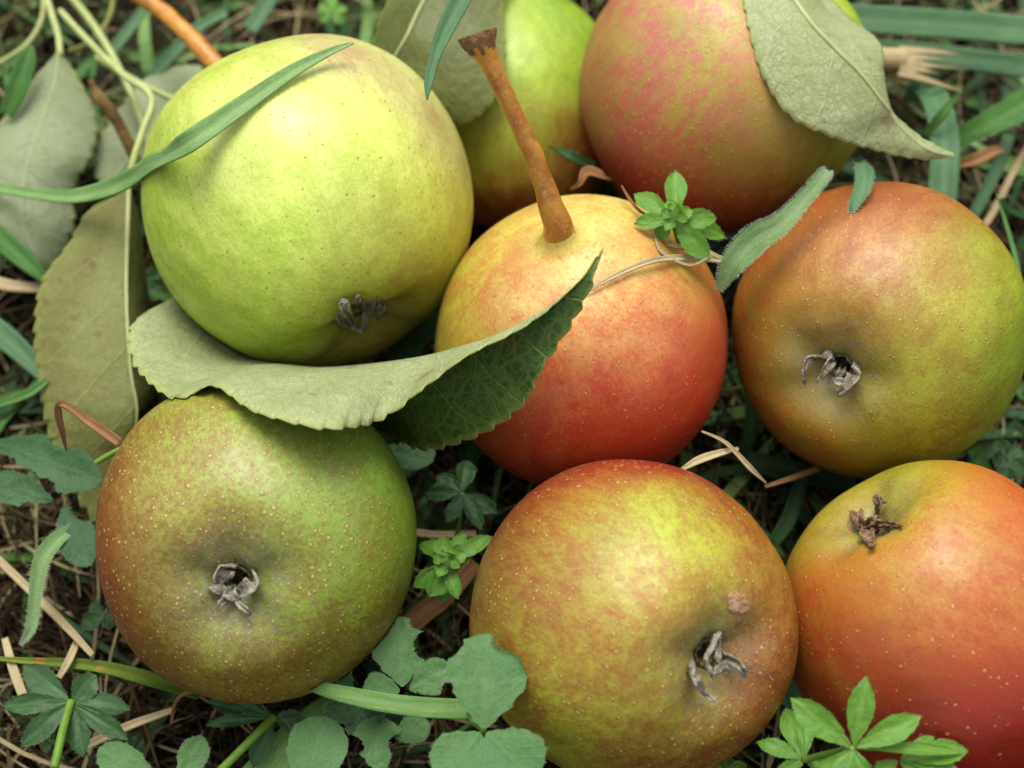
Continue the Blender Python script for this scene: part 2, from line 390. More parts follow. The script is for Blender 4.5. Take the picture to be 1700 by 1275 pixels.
# 4 yellow and red pear-shaped apple with the stem
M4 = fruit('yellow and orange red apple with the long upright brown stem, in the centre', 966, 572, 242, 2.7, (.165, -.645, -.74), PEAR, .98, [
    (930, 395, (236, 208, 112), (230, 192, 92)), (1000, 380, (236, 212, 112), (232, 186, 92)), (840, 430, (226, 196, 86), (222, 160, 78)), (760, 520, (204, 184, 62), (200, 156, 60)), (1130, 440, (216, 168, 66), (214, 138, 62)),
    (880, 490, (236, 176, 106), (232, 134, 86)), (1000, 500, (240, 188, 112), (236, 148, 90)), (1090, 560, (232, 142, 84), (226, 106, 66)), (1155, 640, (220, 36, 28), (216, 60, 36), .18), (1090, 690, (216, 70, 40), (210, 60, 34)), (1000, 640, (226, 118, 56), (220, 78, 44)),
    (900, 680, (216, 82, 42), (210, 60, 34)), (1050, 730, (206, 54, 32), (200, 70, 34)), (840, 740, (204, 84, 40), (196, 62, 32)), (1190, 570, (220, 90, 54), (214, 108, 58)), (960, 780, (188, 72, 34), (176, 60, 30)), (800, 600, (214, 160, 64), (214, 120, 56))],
    skin_mat('yellow_red_skin', 4, dot=(230, 160, 110), dotr=.22, dotk=.7, dscale=660, mott=(.39, .61), ms=260, ring=(150, 40, 24)), 4)
# 5 right apple
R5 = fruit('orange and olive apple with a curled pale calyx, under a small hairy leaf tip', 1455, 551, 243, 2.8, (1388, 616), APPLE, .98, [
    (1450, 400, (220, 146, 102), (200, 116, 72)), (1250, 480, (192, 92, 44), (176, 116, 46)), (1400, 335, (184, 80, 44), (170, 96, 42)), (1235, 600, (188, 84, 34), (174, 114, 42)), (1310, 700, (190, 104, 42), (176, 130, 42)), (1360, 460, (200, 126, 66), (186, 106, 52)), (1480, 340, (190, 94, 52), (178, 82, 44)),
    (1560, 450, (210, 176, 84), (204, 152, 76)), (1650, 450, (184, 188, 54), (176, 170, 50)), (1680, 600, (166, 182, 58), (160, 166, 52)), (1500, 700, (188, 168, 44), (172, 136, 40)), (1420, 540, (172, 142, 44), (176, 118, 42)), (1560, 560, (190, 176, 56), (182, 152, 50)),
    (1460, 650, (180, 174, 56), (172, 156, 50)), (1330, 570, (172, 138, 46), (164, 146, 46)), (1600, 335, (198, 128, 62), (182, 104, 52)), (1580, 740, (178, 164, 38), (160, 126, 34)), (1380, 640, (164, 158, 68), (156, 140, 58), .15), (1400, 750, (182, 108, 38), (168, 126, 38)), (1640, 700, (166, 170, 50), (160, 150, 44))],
    skin_mat('orange_olive_skin', 5, dot=(214, 182, 96), dotr=.26, dotk=.7, dscale=820, fine=.4, mott=(.39, .61), ms=300, dirty=.7), 5, roll=1.2, tint=(.94, .97, .84))
# 6 lower left apple
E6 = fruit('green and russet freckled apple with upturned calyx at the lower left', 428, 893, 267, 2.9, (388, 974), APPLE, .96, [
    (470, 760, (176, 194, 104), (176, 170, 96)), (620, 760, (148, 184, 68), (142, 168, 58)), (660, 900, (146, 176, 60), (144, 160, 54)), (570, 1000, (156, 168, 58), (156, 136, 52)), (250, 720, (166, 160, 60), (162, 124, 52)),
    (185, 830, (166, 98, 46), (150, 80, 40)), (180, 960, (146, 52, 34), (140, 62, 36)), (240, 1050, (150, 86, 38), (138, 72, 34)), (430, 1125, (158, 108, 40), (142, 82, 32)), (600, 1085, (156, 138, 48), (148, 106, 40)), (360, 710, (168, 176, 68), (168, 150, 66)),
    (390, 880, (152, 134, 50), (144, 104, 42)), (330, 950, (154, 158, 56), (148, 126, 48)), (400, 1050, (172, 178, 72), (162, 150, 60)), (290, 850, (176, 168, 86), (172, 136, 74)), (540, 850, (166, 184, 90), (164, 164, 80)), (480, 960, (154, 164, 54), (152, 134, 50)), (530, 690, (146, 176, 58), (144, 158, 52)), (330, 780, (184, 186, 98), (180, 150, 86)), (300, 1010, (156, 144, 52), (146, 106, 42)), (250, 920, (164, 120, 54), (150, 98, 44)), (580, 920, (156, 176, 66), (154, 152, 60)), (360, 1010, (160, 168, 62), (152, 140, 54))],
    skin_mat('green_russet_skin', 6, dot=(206, 186, 100), dotr=.32, dotk=.95, dscale=840, fine=.62, mott=(.40, .60), ms=800, dirty=.8), 6, roll=.2, tint=(.96, 1.0, .92))
# 7 lower middle apple
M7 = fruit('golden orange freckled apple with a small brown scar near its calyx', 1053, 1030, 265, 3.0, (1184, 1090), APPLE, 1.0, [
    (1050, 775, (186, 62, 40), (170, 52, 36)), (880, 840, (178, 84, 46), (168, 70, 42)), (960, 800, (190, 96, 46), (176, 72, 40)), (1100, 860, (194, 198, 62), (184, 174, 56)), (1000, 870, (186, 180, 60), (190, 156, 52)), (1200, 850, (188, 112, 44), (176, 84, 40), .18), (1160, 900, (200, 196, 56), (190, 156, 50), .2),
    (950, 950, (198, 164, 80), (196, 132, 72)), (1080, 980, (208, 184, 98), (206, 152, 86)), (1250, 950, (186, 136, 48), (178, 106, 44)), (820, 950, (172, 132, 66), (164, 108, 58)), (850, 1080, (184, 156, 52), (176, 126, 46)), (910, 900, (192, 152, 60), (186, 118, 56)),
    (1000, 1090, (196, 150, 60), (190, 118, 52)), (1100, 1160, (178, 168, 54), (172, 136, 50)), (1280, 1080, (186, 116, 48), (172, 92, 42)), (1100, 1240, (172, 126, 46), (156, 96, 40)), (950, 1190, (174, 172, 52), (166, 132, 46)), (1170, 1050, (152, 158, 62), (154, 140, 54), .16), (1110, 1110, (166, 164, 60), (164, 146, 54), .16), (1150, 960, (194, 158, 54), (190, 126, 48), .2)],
    skin_mat('golden_orange_skin', 7, dot=(208, 180, 92), dotr=.29, dotk=.85, dscale=740, fine=.5, mott=(.40, .60), ms=420, dirty=.6), 7, roll=2.2, tint=(.94, .96, .86))
# 8 lower right apple
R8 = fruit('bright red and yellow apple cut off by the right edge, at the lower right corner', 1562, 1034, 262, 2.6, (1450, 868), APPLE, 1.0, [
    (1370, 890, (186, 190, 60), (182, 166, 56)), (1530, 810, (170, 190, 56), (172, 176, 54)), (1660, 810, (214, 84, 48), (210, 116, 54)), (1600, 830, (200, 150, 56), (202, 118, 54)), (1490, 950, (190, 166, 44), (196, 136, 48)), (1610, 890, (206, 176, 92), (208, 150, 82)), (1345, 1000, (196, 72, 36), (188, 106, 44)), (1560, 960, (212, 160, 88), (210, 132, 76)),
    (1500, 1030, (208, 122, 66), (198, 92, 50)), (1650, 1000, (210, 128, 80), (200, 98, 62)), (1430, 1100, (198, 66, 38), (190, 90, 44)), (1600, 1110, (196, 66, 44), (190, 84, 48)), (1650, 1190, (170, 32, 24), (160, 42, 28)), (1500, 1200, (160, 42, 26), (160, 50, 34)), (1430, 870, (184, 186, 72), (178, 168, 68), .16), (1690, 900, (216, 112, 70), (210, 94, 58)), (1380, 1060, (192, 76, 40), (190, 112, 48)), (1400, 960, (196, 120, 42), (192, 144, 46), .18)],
    skin_mat('red_yellow_skin', 8, dot=(218, 150, 92), dotr=.26, dotk=.8, dscale=640, fine=.42, mott=(.39, .61), ms=300, dirty=.5, ring=(160, 60, 34)), 8, roll=.9, tint=(.97, .89, .74))

# ------------------------------------------------------------------ stems, calyces
stem_m = simple_mat('stem_bark', (226, 160, 62), (180, 108, 40), 190, .32, .45, .0004, (1, 1, .35), speck=(206, 158, 90))
stem_end = simple_mat('stem_end_bark', (172, 132, 84), (122, 88, 52), 420, .8, .2, .0014, speck=(186, 160, 120))
def stem(F, pts, rads, endk=4):
    p = smooth(pts, 40); r = smooth([x * CM for x in rads], 40)
    p = [q + Vector((noise.noise(q * 260), noise.noise(q * 260 + Vector((5, 0, 0))), 0)) * .0003 for q in p]
    r = [x * (1 + (.05 + .16 * max(0, i - 27) / 12) * noise.noise(q * 500)) for i, (x, q) in enumerate(zip(r, p))]
    mb = MB(); mb.tube(p, r, 20, 0); mb.uv = []
    n = len(mb.f)
    for i in range(n):
        if (i // 20) + 3.5 * noise.noise(Vector((i % 20 * .7, i // 20 * .5, 2))) >= 31.5 and endk: mb.mi[i] = 1
    mb.mi[-1] = 1 if endk else 0
    return mb.build('stem', [stem_m, stem_end], F['root'])
axd = M4['M'] @ Vector((0, 0, 1)); top_ = M4['C'] + axd * (M4['rad'] * .98 * 1.17)
tz = top_.z / CM
stem(M4, [top_ - axd * .0055, top_ - axd * .002, top_ + axd * .001, P(900, 302, tz + .75), P(880, 245, tz + 1.3), P(842, 165, tz + 2.05), P(812, 100, tz + 2.6), P(797, 72, tz + 2.8), P(792, 56, tz + 2.9)], [.30, .275, .245, .185, .165, .155, .18, .275, .315])
stem(G1, [P(392, 150, 2.5), P(345, 92, 2.5), P(300, 45, 2.5), P(262, 14, 2.4), P(225, -14, 2.4)], [.2, .19, .18, .18, .18], 0)

sepal_m = simple_mat('dry_sepal', (206, 198, 176), (122, 112, 92), 700, .95, .08, .0008, speck=(84, 64, 50))
sepal_g = simple_mat('woolly_sepal', (150, 156, 116), (120, 122, 84), 600, .95, .1, .0005, speck=(176, 170, 150))
fuzz_m = simple_mat('calyx_down', (190, 188, 170), (150, 150, 128), 600, .95, .1)
ring_m = simple_mat('calyx_rim', (118, 112, 72), (78, 66, 44), 700, .95, .1, .0006, speck=(140, 134, 112))
def calyx(F, sepals, mat=None, nf=260, fz=.36):
    # crown ring at the mouth of the basin, then each sepal as a part of its own
    M, C, rad = F['M'], F['C'], F['rad']
    mb = MB(); rr = []
    zb = None
    ring = []
    for k in range(28):
        a = 2 * math.pi * k / 28
        d = M @ Vector((math.cos(a) * .078 * rad, math.sin(a) * .078 * rad, 0)); o_ = C + d - M @ Vector((0, 0, rad * 1.4))
        h = F['bvh'].ray_cast(o_, M @ Vector((0, 0, 1)))
        ring.append(h[0] + M @ Vector((0, 0, -.02 * rad * (1 + .8 * noise.noise(Vector((k * .9, F['rad'] * 900, 0)))))))
    ring.append(ring[0])
    mb.tube(ring, [.00026 + .00018 * noise.noise(Vector((k * .7, 3, 0))) for k in range(29)], 8); mb.uv = []
    cal = mb.build('calyx', ring_m, F['root'])
    for sp in sepals:
        pts = [on(F, a[0], a[1], a[2]) for a in sp]; wd = [a[3] * CM for a in sp]
        n = 18; pp = smooth(pts, n); ww = smooth(wd, n)
        vdir = CR @ Vector((0, 0, 1)); rows = []; uvs = []
        for i, p in enumerate(pp):
            t = (pp[min(i + 1, n - 1)] - pp[max(i - 1, 0)]).normalized()
            sN = F['bvh'].find_nearest(p)[1]
            side = t.cross(sN).normalized(); up = side.cross(t)
            tw = sp[0][4] if len(sp[0]) > 4 else 0
            sd_ = (side * math.cos(tw) + up * math.sin(tw))
            cup = sd_.cross(t)
            rows.append([p + sd_ * ww[i] * q / 2 + cup * (abs(q) ** 2) * ww[i] * .45 + (sN * .0005 + sd_ * .0003) * noise.noise(p * 1100 + Vector((q * .8, 0, 0))) for q in (-1, -.6, -.2, .2, .6, 1)])
            uvs.append([(0, 0)] * 6)
        m2 = MB(); m2.grid(rows, uvs)
        o = m2.build('sepal', mat or sepal_m, cal); md = o.modifiers.new('thick', 'SOLIDIFY'); md.thickness = .00032; md.offset = 0
    # short woolly down round the basin
    m3 = MB()
    for _ in range(nf):
        a = rnd.random() * 6.283; r = (.07 + abs(rnd.gauss(0, .5)) * fz) * rad
        o_ = C + M @ Vector((math.cos(a) * r, math.sin(a) * r, -rad * 1.4)); h = F['bvh'].ray_cast(o_, M @ Vector((0, 0, 1)))
        if h[0] is None: continue
        t1 = (M @ Vector((rnd.gauss(0, 1), rnd.gauss(0, 1), rnd.gauss(0, .5)))).normalized(); t1 = (t1 - h[1] * t1.dot(h[1]) * .9).normalized()
        L = rnd.uniform(.0006, .0016); wv = t1.cross(h[1]).normalized() * .00003
        p0 = h[0] + h[1] * .00002; p1 = p0 + t1 * L * .5 + h[1] * rnd.uniform(.0001, .0003); p2 = p0 + t1 * L + Vector((rnd.gauss(0, 1), rnd.gauss(0, 1), 0)) * .00015 + h[1] * .00008
        k = len(m3.v); m3.v += [p0 - wv, p0 + wv, p1 - wv, p1 + wv, p2]; m3.face((k, k + 1, k + 3, k + 2)); m3.face((k + 2, k + 3, k + 4))
    m3.build('down', fuzz_m, F['root'])
calyx(G1, [[(566, 492, -.05, .16), (572, 510, .18, .16), (582, 532, .30, .09), (583, 541, .3, .03)],
           [(612, 490, -.05, .22), (612, 512, .15, .2), (606, 532, .28, .1), (603, 545, .3, .03)],
           [(634, 500, .0, .14), (632, 518, .15, .12), (626, 530, .22, .04)],
           [(560, 520, .0, .14), (572, 536, .16, .14), (598, 546, .2, .1), (610, 540, .22, .03)],
           [(590, 486, -.1, .12), (594, 496, .1, .1), (596, 510, .15, .03)]], nf=160)
calyx(R5, [[(1362, 590, .0, .16, .6), (1340, 594, .22, .13), (1334, 615, .32, .08), (1336, 637, .26, .03)],
           [(1378, 582, .0, .22), (1376, 600, .28, .2), (1364, 622, .36, .1), (1358, 636, .3, .04)],
           [(1428, 612, .0, .26), (1420, 628, .22, .26), (1404, 645, .3, .18), (1394, 655, .24, .08)],
           [(1408, 640, .05, .12), (1390, 634, .22, .14), (1376, 630, .2, .1)],
           [(1400, 612, .0, .12), (1396, 620, .15, .12), (1390, 628, .12, .05)]])
calyx(E6, [[(374, 938, -.02, .30), (368, 946, .14, .34), (370, 956, .2, .28), (376, 962, .18, .08)],
           [(428, 962, .02, .30), (420, 972, .2, .26), (400, 988, .2, .14), (388, 992, .12, .06)],
           [(388, 972, .14, .08), (376, 985, .24, .12), (370, 1000, .22, .1), (362, 1012, .16, .04)],
           [(388, 990, .1, .08), (398, 1004, .22, .1), (410, 1014, .22, .09), (412, 1022, .16, .03)],
           [(352, 972, .02, .2), (364, 978, .12, .18), (376, 984, .12, .08)],
           [(390, 978, .1, .2), (384, 986, .24, .2), (392, 996, .2, .12)]], nf=700, fz=.5)
calyx(M7, [[(1190, 1050, .0, .2, .5), (1178, 1070, .2, .2, .5), (1170, 1092, .38, .12), (1176, 1112, .42, .07), (1180, 1118, .4, .03)],
           [(1180, 1122, .3, .10), (1196, 1110, .4, .12), (1210, 1106, .42, .1), (1216, 1112, .36, .04)],
           [(1200, 1090, .0, .2), (1218, 1098, .22, .16), (1232, 1110, .26, .1), (1236, 1124, .2, .04)],
           [(1142, 1112, .0, .26), (1152, 1130, .24, .2), (1166, 1148, .3, .1), (1180, 1160, .26, .06), (1190, 1158, .24, .03)],
           [(1188, 1052, .05, .05), (1192, 1080, .3, .1), (1194, 1104, .3, .04)]], nf=450, fz=.45)
calyx(R8, [[(1424, 852, .0, .16), (1424, 862, .18, .2), (1432, 876, .14, .12)],
           [(1436, 878, .05, .2), (1442, 892, .22, .24), (1450, 908, .12, .1)],
           [(1452, 880, .02, .12), (1460, 868, .2, .12), (1474, 870, .16, .1), (1496, 874, .08, .04)],
           [(1458, 850, .0, .12), (1462, 838, .2, .14), (1456, 826, .26, .1), (1470, 834, .16, .05)],
           [(1440, 872, .1, .1), (1450, 864, .26, .14), (1456, 858, .2, .08)]], simple_mat('brown_sepal', (170, 144, 112), (112, 78, 56), 500, .85, .1, .0005, speck=(80, 50, 36)), nf=260)
# brown scar flake beside the calyx of the golden apple
mb = MB(); rows = []; uvs = []
for i in range(11):
    r_ = []
    for j in range(11):
        u, v = j / 5 - 1, i / 5 - 1; x, y = u * math.sqrt(1 - v * v * .36), v * math.sqrt(1 - u * u * .36); e = max(abs(u), abs(v))
        r_.append(on(M7, 1224 + x * 20 * (1 + .12 * math.sin(i * 1.9)) + y * 4, 1002 + y * 19 * (1 + .12 * math.sin(j * 2.3)), -.03 if e > .95 else .025 + .03 * noise.noise(Vector((i * .9, j * .9, 0)))))
    rows.append(r_); uvs.append([(0, 0)] * 11)
mb.grid(rows, uvs, flip=True); mb.build('scar', simple_mat('scar_crust', (220, 178, 136), (176, 126, 92), 900, .9, .1, .0006, speck=(100, 64, 44)), M7['root'])

# ------------------------------------------------------------------ leaves
pale = leaf_mat('leaf_underside', (208, 216, 162), (190, 198, 138), (224, 230, 178), vk=.45, netk=.6, net=(140, 156, 94), rough=.6, blot=(164, 140, 100))
olive = leaf_mat('leaf_underside_olive', (158, 162, 92), (138, 138, 74), (182, 192, 118), vk=.55, netk=.35, net=(112, 110, 62), rough=.6, blot=(134, 106, 66))
grey = leaf_mat('leaf_underside_grey', (178, 192, 146), (162, 174, 124), (198, 208, 166), vk=.4, netk=.22, net=(128, 140, 104), rough=.65, blot=(158, 148, 110))
dark = leaf_mat('leaf_top', (72, 104, 38), (56, 86, 32), (138, 164, 76), cell=2.6, vk=.6, netk=.42, relief=-1, rough=.42, blot=(112, 100, 40), transl=.12, spec=.28)
olivetop = leaf_mat('leaf_top_olive', (110, 118, 58), (92, 100, 46), (142, 148, 80), cell=3.2, vk=.5, netk=.25, relief=-1, rough=.5, transl=.12)
rib_m = simple_mat('leaf_rib', (196, 200, 140), (176, 184, 118), 300, .5, .3)
pet_m = simple_mat('petiole', (198, 206, 138), (172, 184, 104), 200, .45, .35)

def leaf(label, st, seen, other, teeth=(.33, .075), camber=.10, rib=True, pet=None, group='apple leaves', NR=260, NC=13, nopush=False, rib_r=.05, flip=False, curl=0, petm=None, ribrng=(0, 1), wav=.05):
    e1 = smooth([s[0] for s in st], NR); mm = smooth([s[1] for s in st], NR); e2 = smooth([s[2] for s in st], NR)
    rows = []; uvs = []; L = 0
    A1 = A2 = 0.0
    for i in range(NR):
        if i:
            L += (mm[i] - mm[i - 1]).length; A1 += (e1[i] - e1[i - 1]).length; A2 += (e2[i] - e2[i - 1]).length
        t = i / (NR - 1); row = []; uv = []
        dv = (mm[min(i + 1, NR - 1)] - mm[max(i - 1, 0)]).normalized()
        fade = min(1, (1 - t) * 12, t * 12 + .25)
        for j in range(2 * NC + 1):
            u = (j - NC) / NC; e, A = (e1[i], A1) if u < 0 else (e2[i], A2)
            a = abs(u); vec = e - mm[i]; wd = vec.length
            saw = ((A / CM / teeth[0] + .17 * noise.noise(Vector((A * 300, 2, 0)))) % 1.0)
            tooth = (saw ** .7 if saw < .8 else (1 - saw) / .2 * .855) * (teeth[2] if len(teeth) > 2 and u < 0 else teeth[1]) * CM * fade
            k = (1 + (tooth / max(wd, .001)) * (a ** 6)) if wd > .0015 else 1
            n_ = dv.cross(vec) if u >= 0 else vec.cross(dv)
            n_ = n_.normalized() if n_.length > 1e-9 else Vector((0, 0, 1))
            if n_.z < 0 and camber and not curl: n_ = -n_
            p = mm[i] + vec * a * k + n_ * (a * (1 - a) * wd * camber * 4) + dv * (tooth * .4 * a ** 6)
            p = p + n_ * wav * CM * a * noise.noise(p * 90)
            if not nopush: p = push(p, .03 + .02 * a)
            row.append(p); uv.append((u * wd / CM, L / CM))
        rows.append(row); uvs.append(uv)
    # orient: the first (e1) half faces the camera with the 'seen' material
    i, j = NR // 2, NC // 2
    nrm = (rows[i][j + 1] - rows[i][j]).cross(rows[i + 1][j] - rows[i][j])
    fl = nrm.dot(CAMP - rows[i][j]) < 0
    if flip: fl = not fl
    root = empty('apple_leaf', mm[0].copy(), label, 'leaf', group)
    mb = MB(); mb.grid(rows, uvs, 0, fl)
    o = mb.build('blade', [seen, other], root)
    at = o.data.attributes.new('edge', 'FLOAT', 'POINT'); W_ = 2 * NC + 1
    for i in range(NR):
        for j in range(W_):
            wd = (rows[i][j] - rows[i][NC]).length; we = (rows[i][0 if j < NC else W_ - 1] - rows[i][NC]).length
            at.data[i * W_ + j].value = max(0, 1 - (we - wd) / .0007)
    md = o.modifiers.new('thick', 'SOLIDIFY'); md.thickness = .00022; md.offset = -1; md.material_offset = 1; md.material_offset_rim = 0
    if rib:
        a0, a1 = int(ribrng[0] * (NR - 1)), int(ribrng[1] * (NR - 1))
        ii = [a0 + int(k * (a1 - a0) / 59) for k in range(60)]; pp = [rows[i][NC] for i in ii]
        m2 = MB(); m2.tube(pp, [rib_r * CM * (1 - .85 * i / NR) for i in ii], 8); m2.uv = []; m2.build('midrib', rib_m, root)
    if pet:
        pts, r0, r1 = pet; pp = smooth(pts, 50); m2 = MB(); m2.tube(pp, [(r0 + (r1 - r0) * k / 49) * CM for k in range(50)], 12); m2.uv = []
        m2.build('petiole', petm or pet_m, root)
    return root
# the curled leaf across the middle
Z = lambda l: [tuple((S(q[0], q[1], q[3]) if len(q) == 4 else P(*q)) for q in s) for s in l]
leaf('long curled serrated leaf lying across the centre, pale underside folded over its dark green face', Z([
    ((288, 492, 2.2), (300, 488, 2.0), (315, 486, 1.8)),
    ((222, 540, 3.1), (330, 530, 2.2), (400, 500, 1.4)),
    ((232, 610, 3.8), (390, 590, 2.4), (450, 540, 1.2)),
    ((290, 662, 4.6), (440, 600, 2.6), (500, 570, 1.0)),
    ((352, 640, 0, .25), (490, 607, 2.8), (545, 640, 1.0)),
    ((430, 684, 0, .4), (545, 609, 3.2), (600, 700, 1.6)),
    ((545, 708, 0, .8), (625, 602, 3.9), (655, 724, 2.4)),
    ((640, 690, 5.3), (700, 591, 4.6), (712, 742, 3.2)),
    ((708, 640, 5.8), (770, 573, 5.2), (798, 716, 4.2)),
    ((768, 596, 6.1), (840, 549, 5.8), (864, 670, 5.0)),
    ((850, 552, 6.4), (895, 520, 6.3), (904, 600, 5.8)),
    ((915, 510, 6.7), (938, 489, 6.7), (950, 528, 6.4)),
    ((965, 462, 7.0), (973, 455, 7.0), (980, 470, 6.9)),
    ((999, 414, 7.3), (1000, 412, 7.3), (1001, 414, 7.3))]), pale, dark, camber=.05, rib=False, NR=340, teeth=(.42, .10, .17))
# vertical leaf at the left
leaf('olive serrated leaf hanging vertically at the left, left of the green apple', Z([
    ((207, 320, 2.6), (214, 305, 2.8), (219, 320, 2.5)), ((150, 345, 2.4), (213, 345, 2.7), (232, 370, 1.8)), ((112, 410, 2.2), (211, 410, 2.6), (238, 410, 1.4)), ((72, 470, 2.0), (210, 470, 2.5), (243, 460, 1.2)),
    ((60, 560, 1.9), (212, 540, 2.4), (250, 530, 1.0)), ((70, 640, 1.8), (218, 620, 2.2), (255, 600, .9)), ((84, 720, 1.5), (228, 680, 2.0), (262, 660, .7)), ((108, 780, 1.1), (220, 745, 1.4), (255, 720, .4)), ((150, 850, .6), (205, 820, .7), (230, 790, .2)), ((190, 890, .2), (195, 888, .2), (200, 886, .2))]),
    olive, dark, camber=.06, rib_r=.055, teeth=(.36, .10), pet=([P(100, 18, 2.0), P(150, 72, 2.4), P(205, 125, 2.9), P(243, 150, 3.2), P(252, 175, 3.2), P(238, 215, 3.1), P(222, 265, 3.0), P(213, 310, 2.8)], .07, .075))
# far left leaf
leaf('grey green leaf at the far left edge hanging from a pale stalk', Z([
    ((92, 90, 1.8), (97, 82, 1.9), (103, 90, 1.8)), ((50, 140, 1.7), (90, 140, 1.9), (132, 135, 1.7)), ((5, 200, 1.6), (70, 200, 1.8), (160, 200, 1.4)), ((-30, 260, 1.5), (50, 260, 1.7), (150, 262, 1.3)),
    ((-40, 320, 1.3), (38, 320, 1.5), (122, 310, 1.1)), ((-30, 380, 1.1), (40, 375, 1.3), (122, 370, .8)), ((10, 420, .8), (60, 425, 1.0), (110, 410, .6)), ((78, 455, .6), (84, 452, .6), (90, 448, .6))]),
    grey, dark, camber=.10, rib_r=.022, pet=([P(72, -20, 1.6), P(88, 30, 1.7), P(97, 60, 1.8), P(100, 92, 1.85)], .075, .07))
# leaf behind the green apple, upper left
leaf('grey green leaf tucked behind the left side of the big green apple', Z([
    ((330, 108, .8), (335, 112, .8), (340, 118, .8)), ((262, 118, .9), (300, 150, .9), (330, 170, .7)), ((205, 175, 1.0), (258, 205, .9), (300, 230, .6)), ((168, 230, 1.0), (225, 250, .9), (270, 270, .6)), ((160, 280, .9), (195, 288, .9), (235, 300, .6)), ((172, 312, .8), (178, 313, .8), (185, 314, .8))]),
    grey, dark, camber=.08, rib=False)
# leaf on the back green apple
leaf('olive leaf hanging at the top centre over the half hidden green apple', Z([
    ((870, -70, 3.9), (760, -90, 4.2), (690, -70, 4.0)), ((838, -10, 3.9), (722, -30, 4.2), (640, 10, 3.6)), ((836, 50, 3.9), (696, 15, 4.1), (622, 62, 3.2)), ((838, 105, 3.8), (675, 60, 4.0), (612, 92, 2.9)), ((822, 160, 3.6), (652, 100, 3.7), (610, 110, 2.8)),
    ((770, 206, 3.2), (640, 130, 3.4), (618, 124, 2.7)), ((690, 215, 2.6), (640, 150, 2.8), (625, 140, 2.5)), ((645, 180, 2.3), (642, 172, 2.3), (640, 165, 2.3))]),
    olivetop, dark, camber=.03, rib_r=.05, teeth=(.28, .05), ribrng=(0, .6))
# pale leaf upper right
leaf('pale grey green leaf draped over the dusky red apple, pointed tip to the right', Z([
    ((1262, -90, 5.3), (1275, -95, 5.3), (1290, -100, 5.2)), ((1228, -30, 5.7), (1298, -35, 5.9), (1350, -60, 5.2)), ((1240, 40, 5.9), (1342, 32, 6.0), (1372, 8, 5.0)), ((1268, 125, 5.7), (1386, 80, 5.9), (1425, 40, 5.0)), ((1312, 190, 5.4), (1428, 122, 5.7), (1462, 75, 5.2)),
    ((1372, 222, 5.2), (1462, 165, 5.4), (1468, 120, 5.2)), ((1425, 240, 4.9), (1488, 200, 5.0), (1480, 180, 5.0)), ((1485, 256, 4.6), (1520, 232, 4.7), (1515, 218, 4.7)), ((1540, 264, 4.4), (1552, 252, 4.5), (1548, 240, 4.5)), ((1583, 262, 4.2), (1584, 258, 4.2), (1583, 254, 4.2))]),
    pale, dark, camber=.05, rib_r=.06, ribrng=(0, .62), teeth=(.34, .05))

# ------------------------------------------------------------------ blades, stalks, straws
hair_m = simple_mat('plant_hair', (200, 214, 190), (170, 186, 156), 400, .8, .2)
gb = blade_mat('grass_blue', (126, 166, 88), (100, 146, 72), (158, 192, 116))
gbl = blade_mat('grass_pale', (146, 184, 108), (118, 162, 88), (172, 204, 134))
gz_ = blade_mat('grass_bluish', (96, 138, 92), (78, 118, 76), (122, 162, 114))
gg = blade_mat('grass_green', (78, 130, 52), (60, 110, 44), (116, 160, 84))
gd = blade_mat('grass_deep', (48, 86, 40), (34, 68, 32), (74, 110, 58))
gp = blade_mat('grass_pale_hairy', (134, 170, 104), (108, 148, 84), (166, 192, 140), rough=.7)
gy = blade_mat('grass_yellowing', (112, 148, 44), (88, 136, 40), (160, 150, 60), dry=(186, 138, 62))
st_m = blade_mat('straw', (196, 176, 128), (160, 136, 92), (222, 206, 164), rough=.7, transl=.08)
st_b = blade_mat('straw_brown', (150, 106, 66), (112, 78, 48), (176, 134, 88), rough=.7, transl=.05)
def ribbon(mb, pts, wd, n=60, fold=.25, nc=4, m=0, hairs=0, face=None, twist=0, pu=True, hm=1, h_len=.07, eps=.03):
    pp = smooth(pts, n); ww = smooth([x * CM for x in wd], n); rows = []; uvs = []; L = 0
    for i, p in enumerate(pp):
        t = (pp[min(i + 1, n - 1)] - pp[max(i - 1, 0)]).normalized()
        if i: L += (p - pp[i - 1]).length
        v = face if face is not None else (CAMP - p).normalized() * .5 + Vector((0, 0, .5))
        s = t.cross(v).normalized(); up = s.cross(t)
        a = twist * (i / (n - 1) - .3); s, up = s * math.cos(a) + up * math.sin(a), up * math.cos(a) - s * math.sin(a)
        row = []
        for j in range(-nc, nc + 1):
            q = p + s * ww[i] / 2 * j / nc + up * abs(j / nc) * ww[i] / 2 * fold
            row.append(push(q, eps) if pu else q)
        rows.append(row); uvs.append([(j / nc * ww[i] / CM / 2, L / CM) for j in range(-nc, nc + 1)])
    mb.grid(rows, uvs, m)
    if hairs:
        for _ in range(hairs):
            i = rnd.randrange(1, n - 1); e = rnd.choice((0, 2 * nc, 0, 2 * nc, rnd.randrange(2 * nc)))
            p = rows[i][e]; c = rows[i][nc]; out = (p - c).normalized() if (p - c).length > 1e-7 else Vector((0, 0, 1))
            t = (pp[min(i + 1, n - 1)] - pp[i - 1]).normalized()
            h = (out * (1 if e in (0, 2 * nc) else .2) + t * rnd.uniform(-.2, .9) + Vector((rnd.gauss(0, .3), rnd.gauss(0, .3), rnd.gauss(.25, .3)))).normalized()
            L_ = h_len * CM * rnd.uniform(.5, 1.3); sv = h.cross(CAMP - p).normalized() * .00003
            k = len(mb.v); mb.v += [p - sv, p + sv, p + h * L_]; mb.uv += [(0, 0)] * 3; mb.face((k, k + 1, k + 2), hm)
    return rows
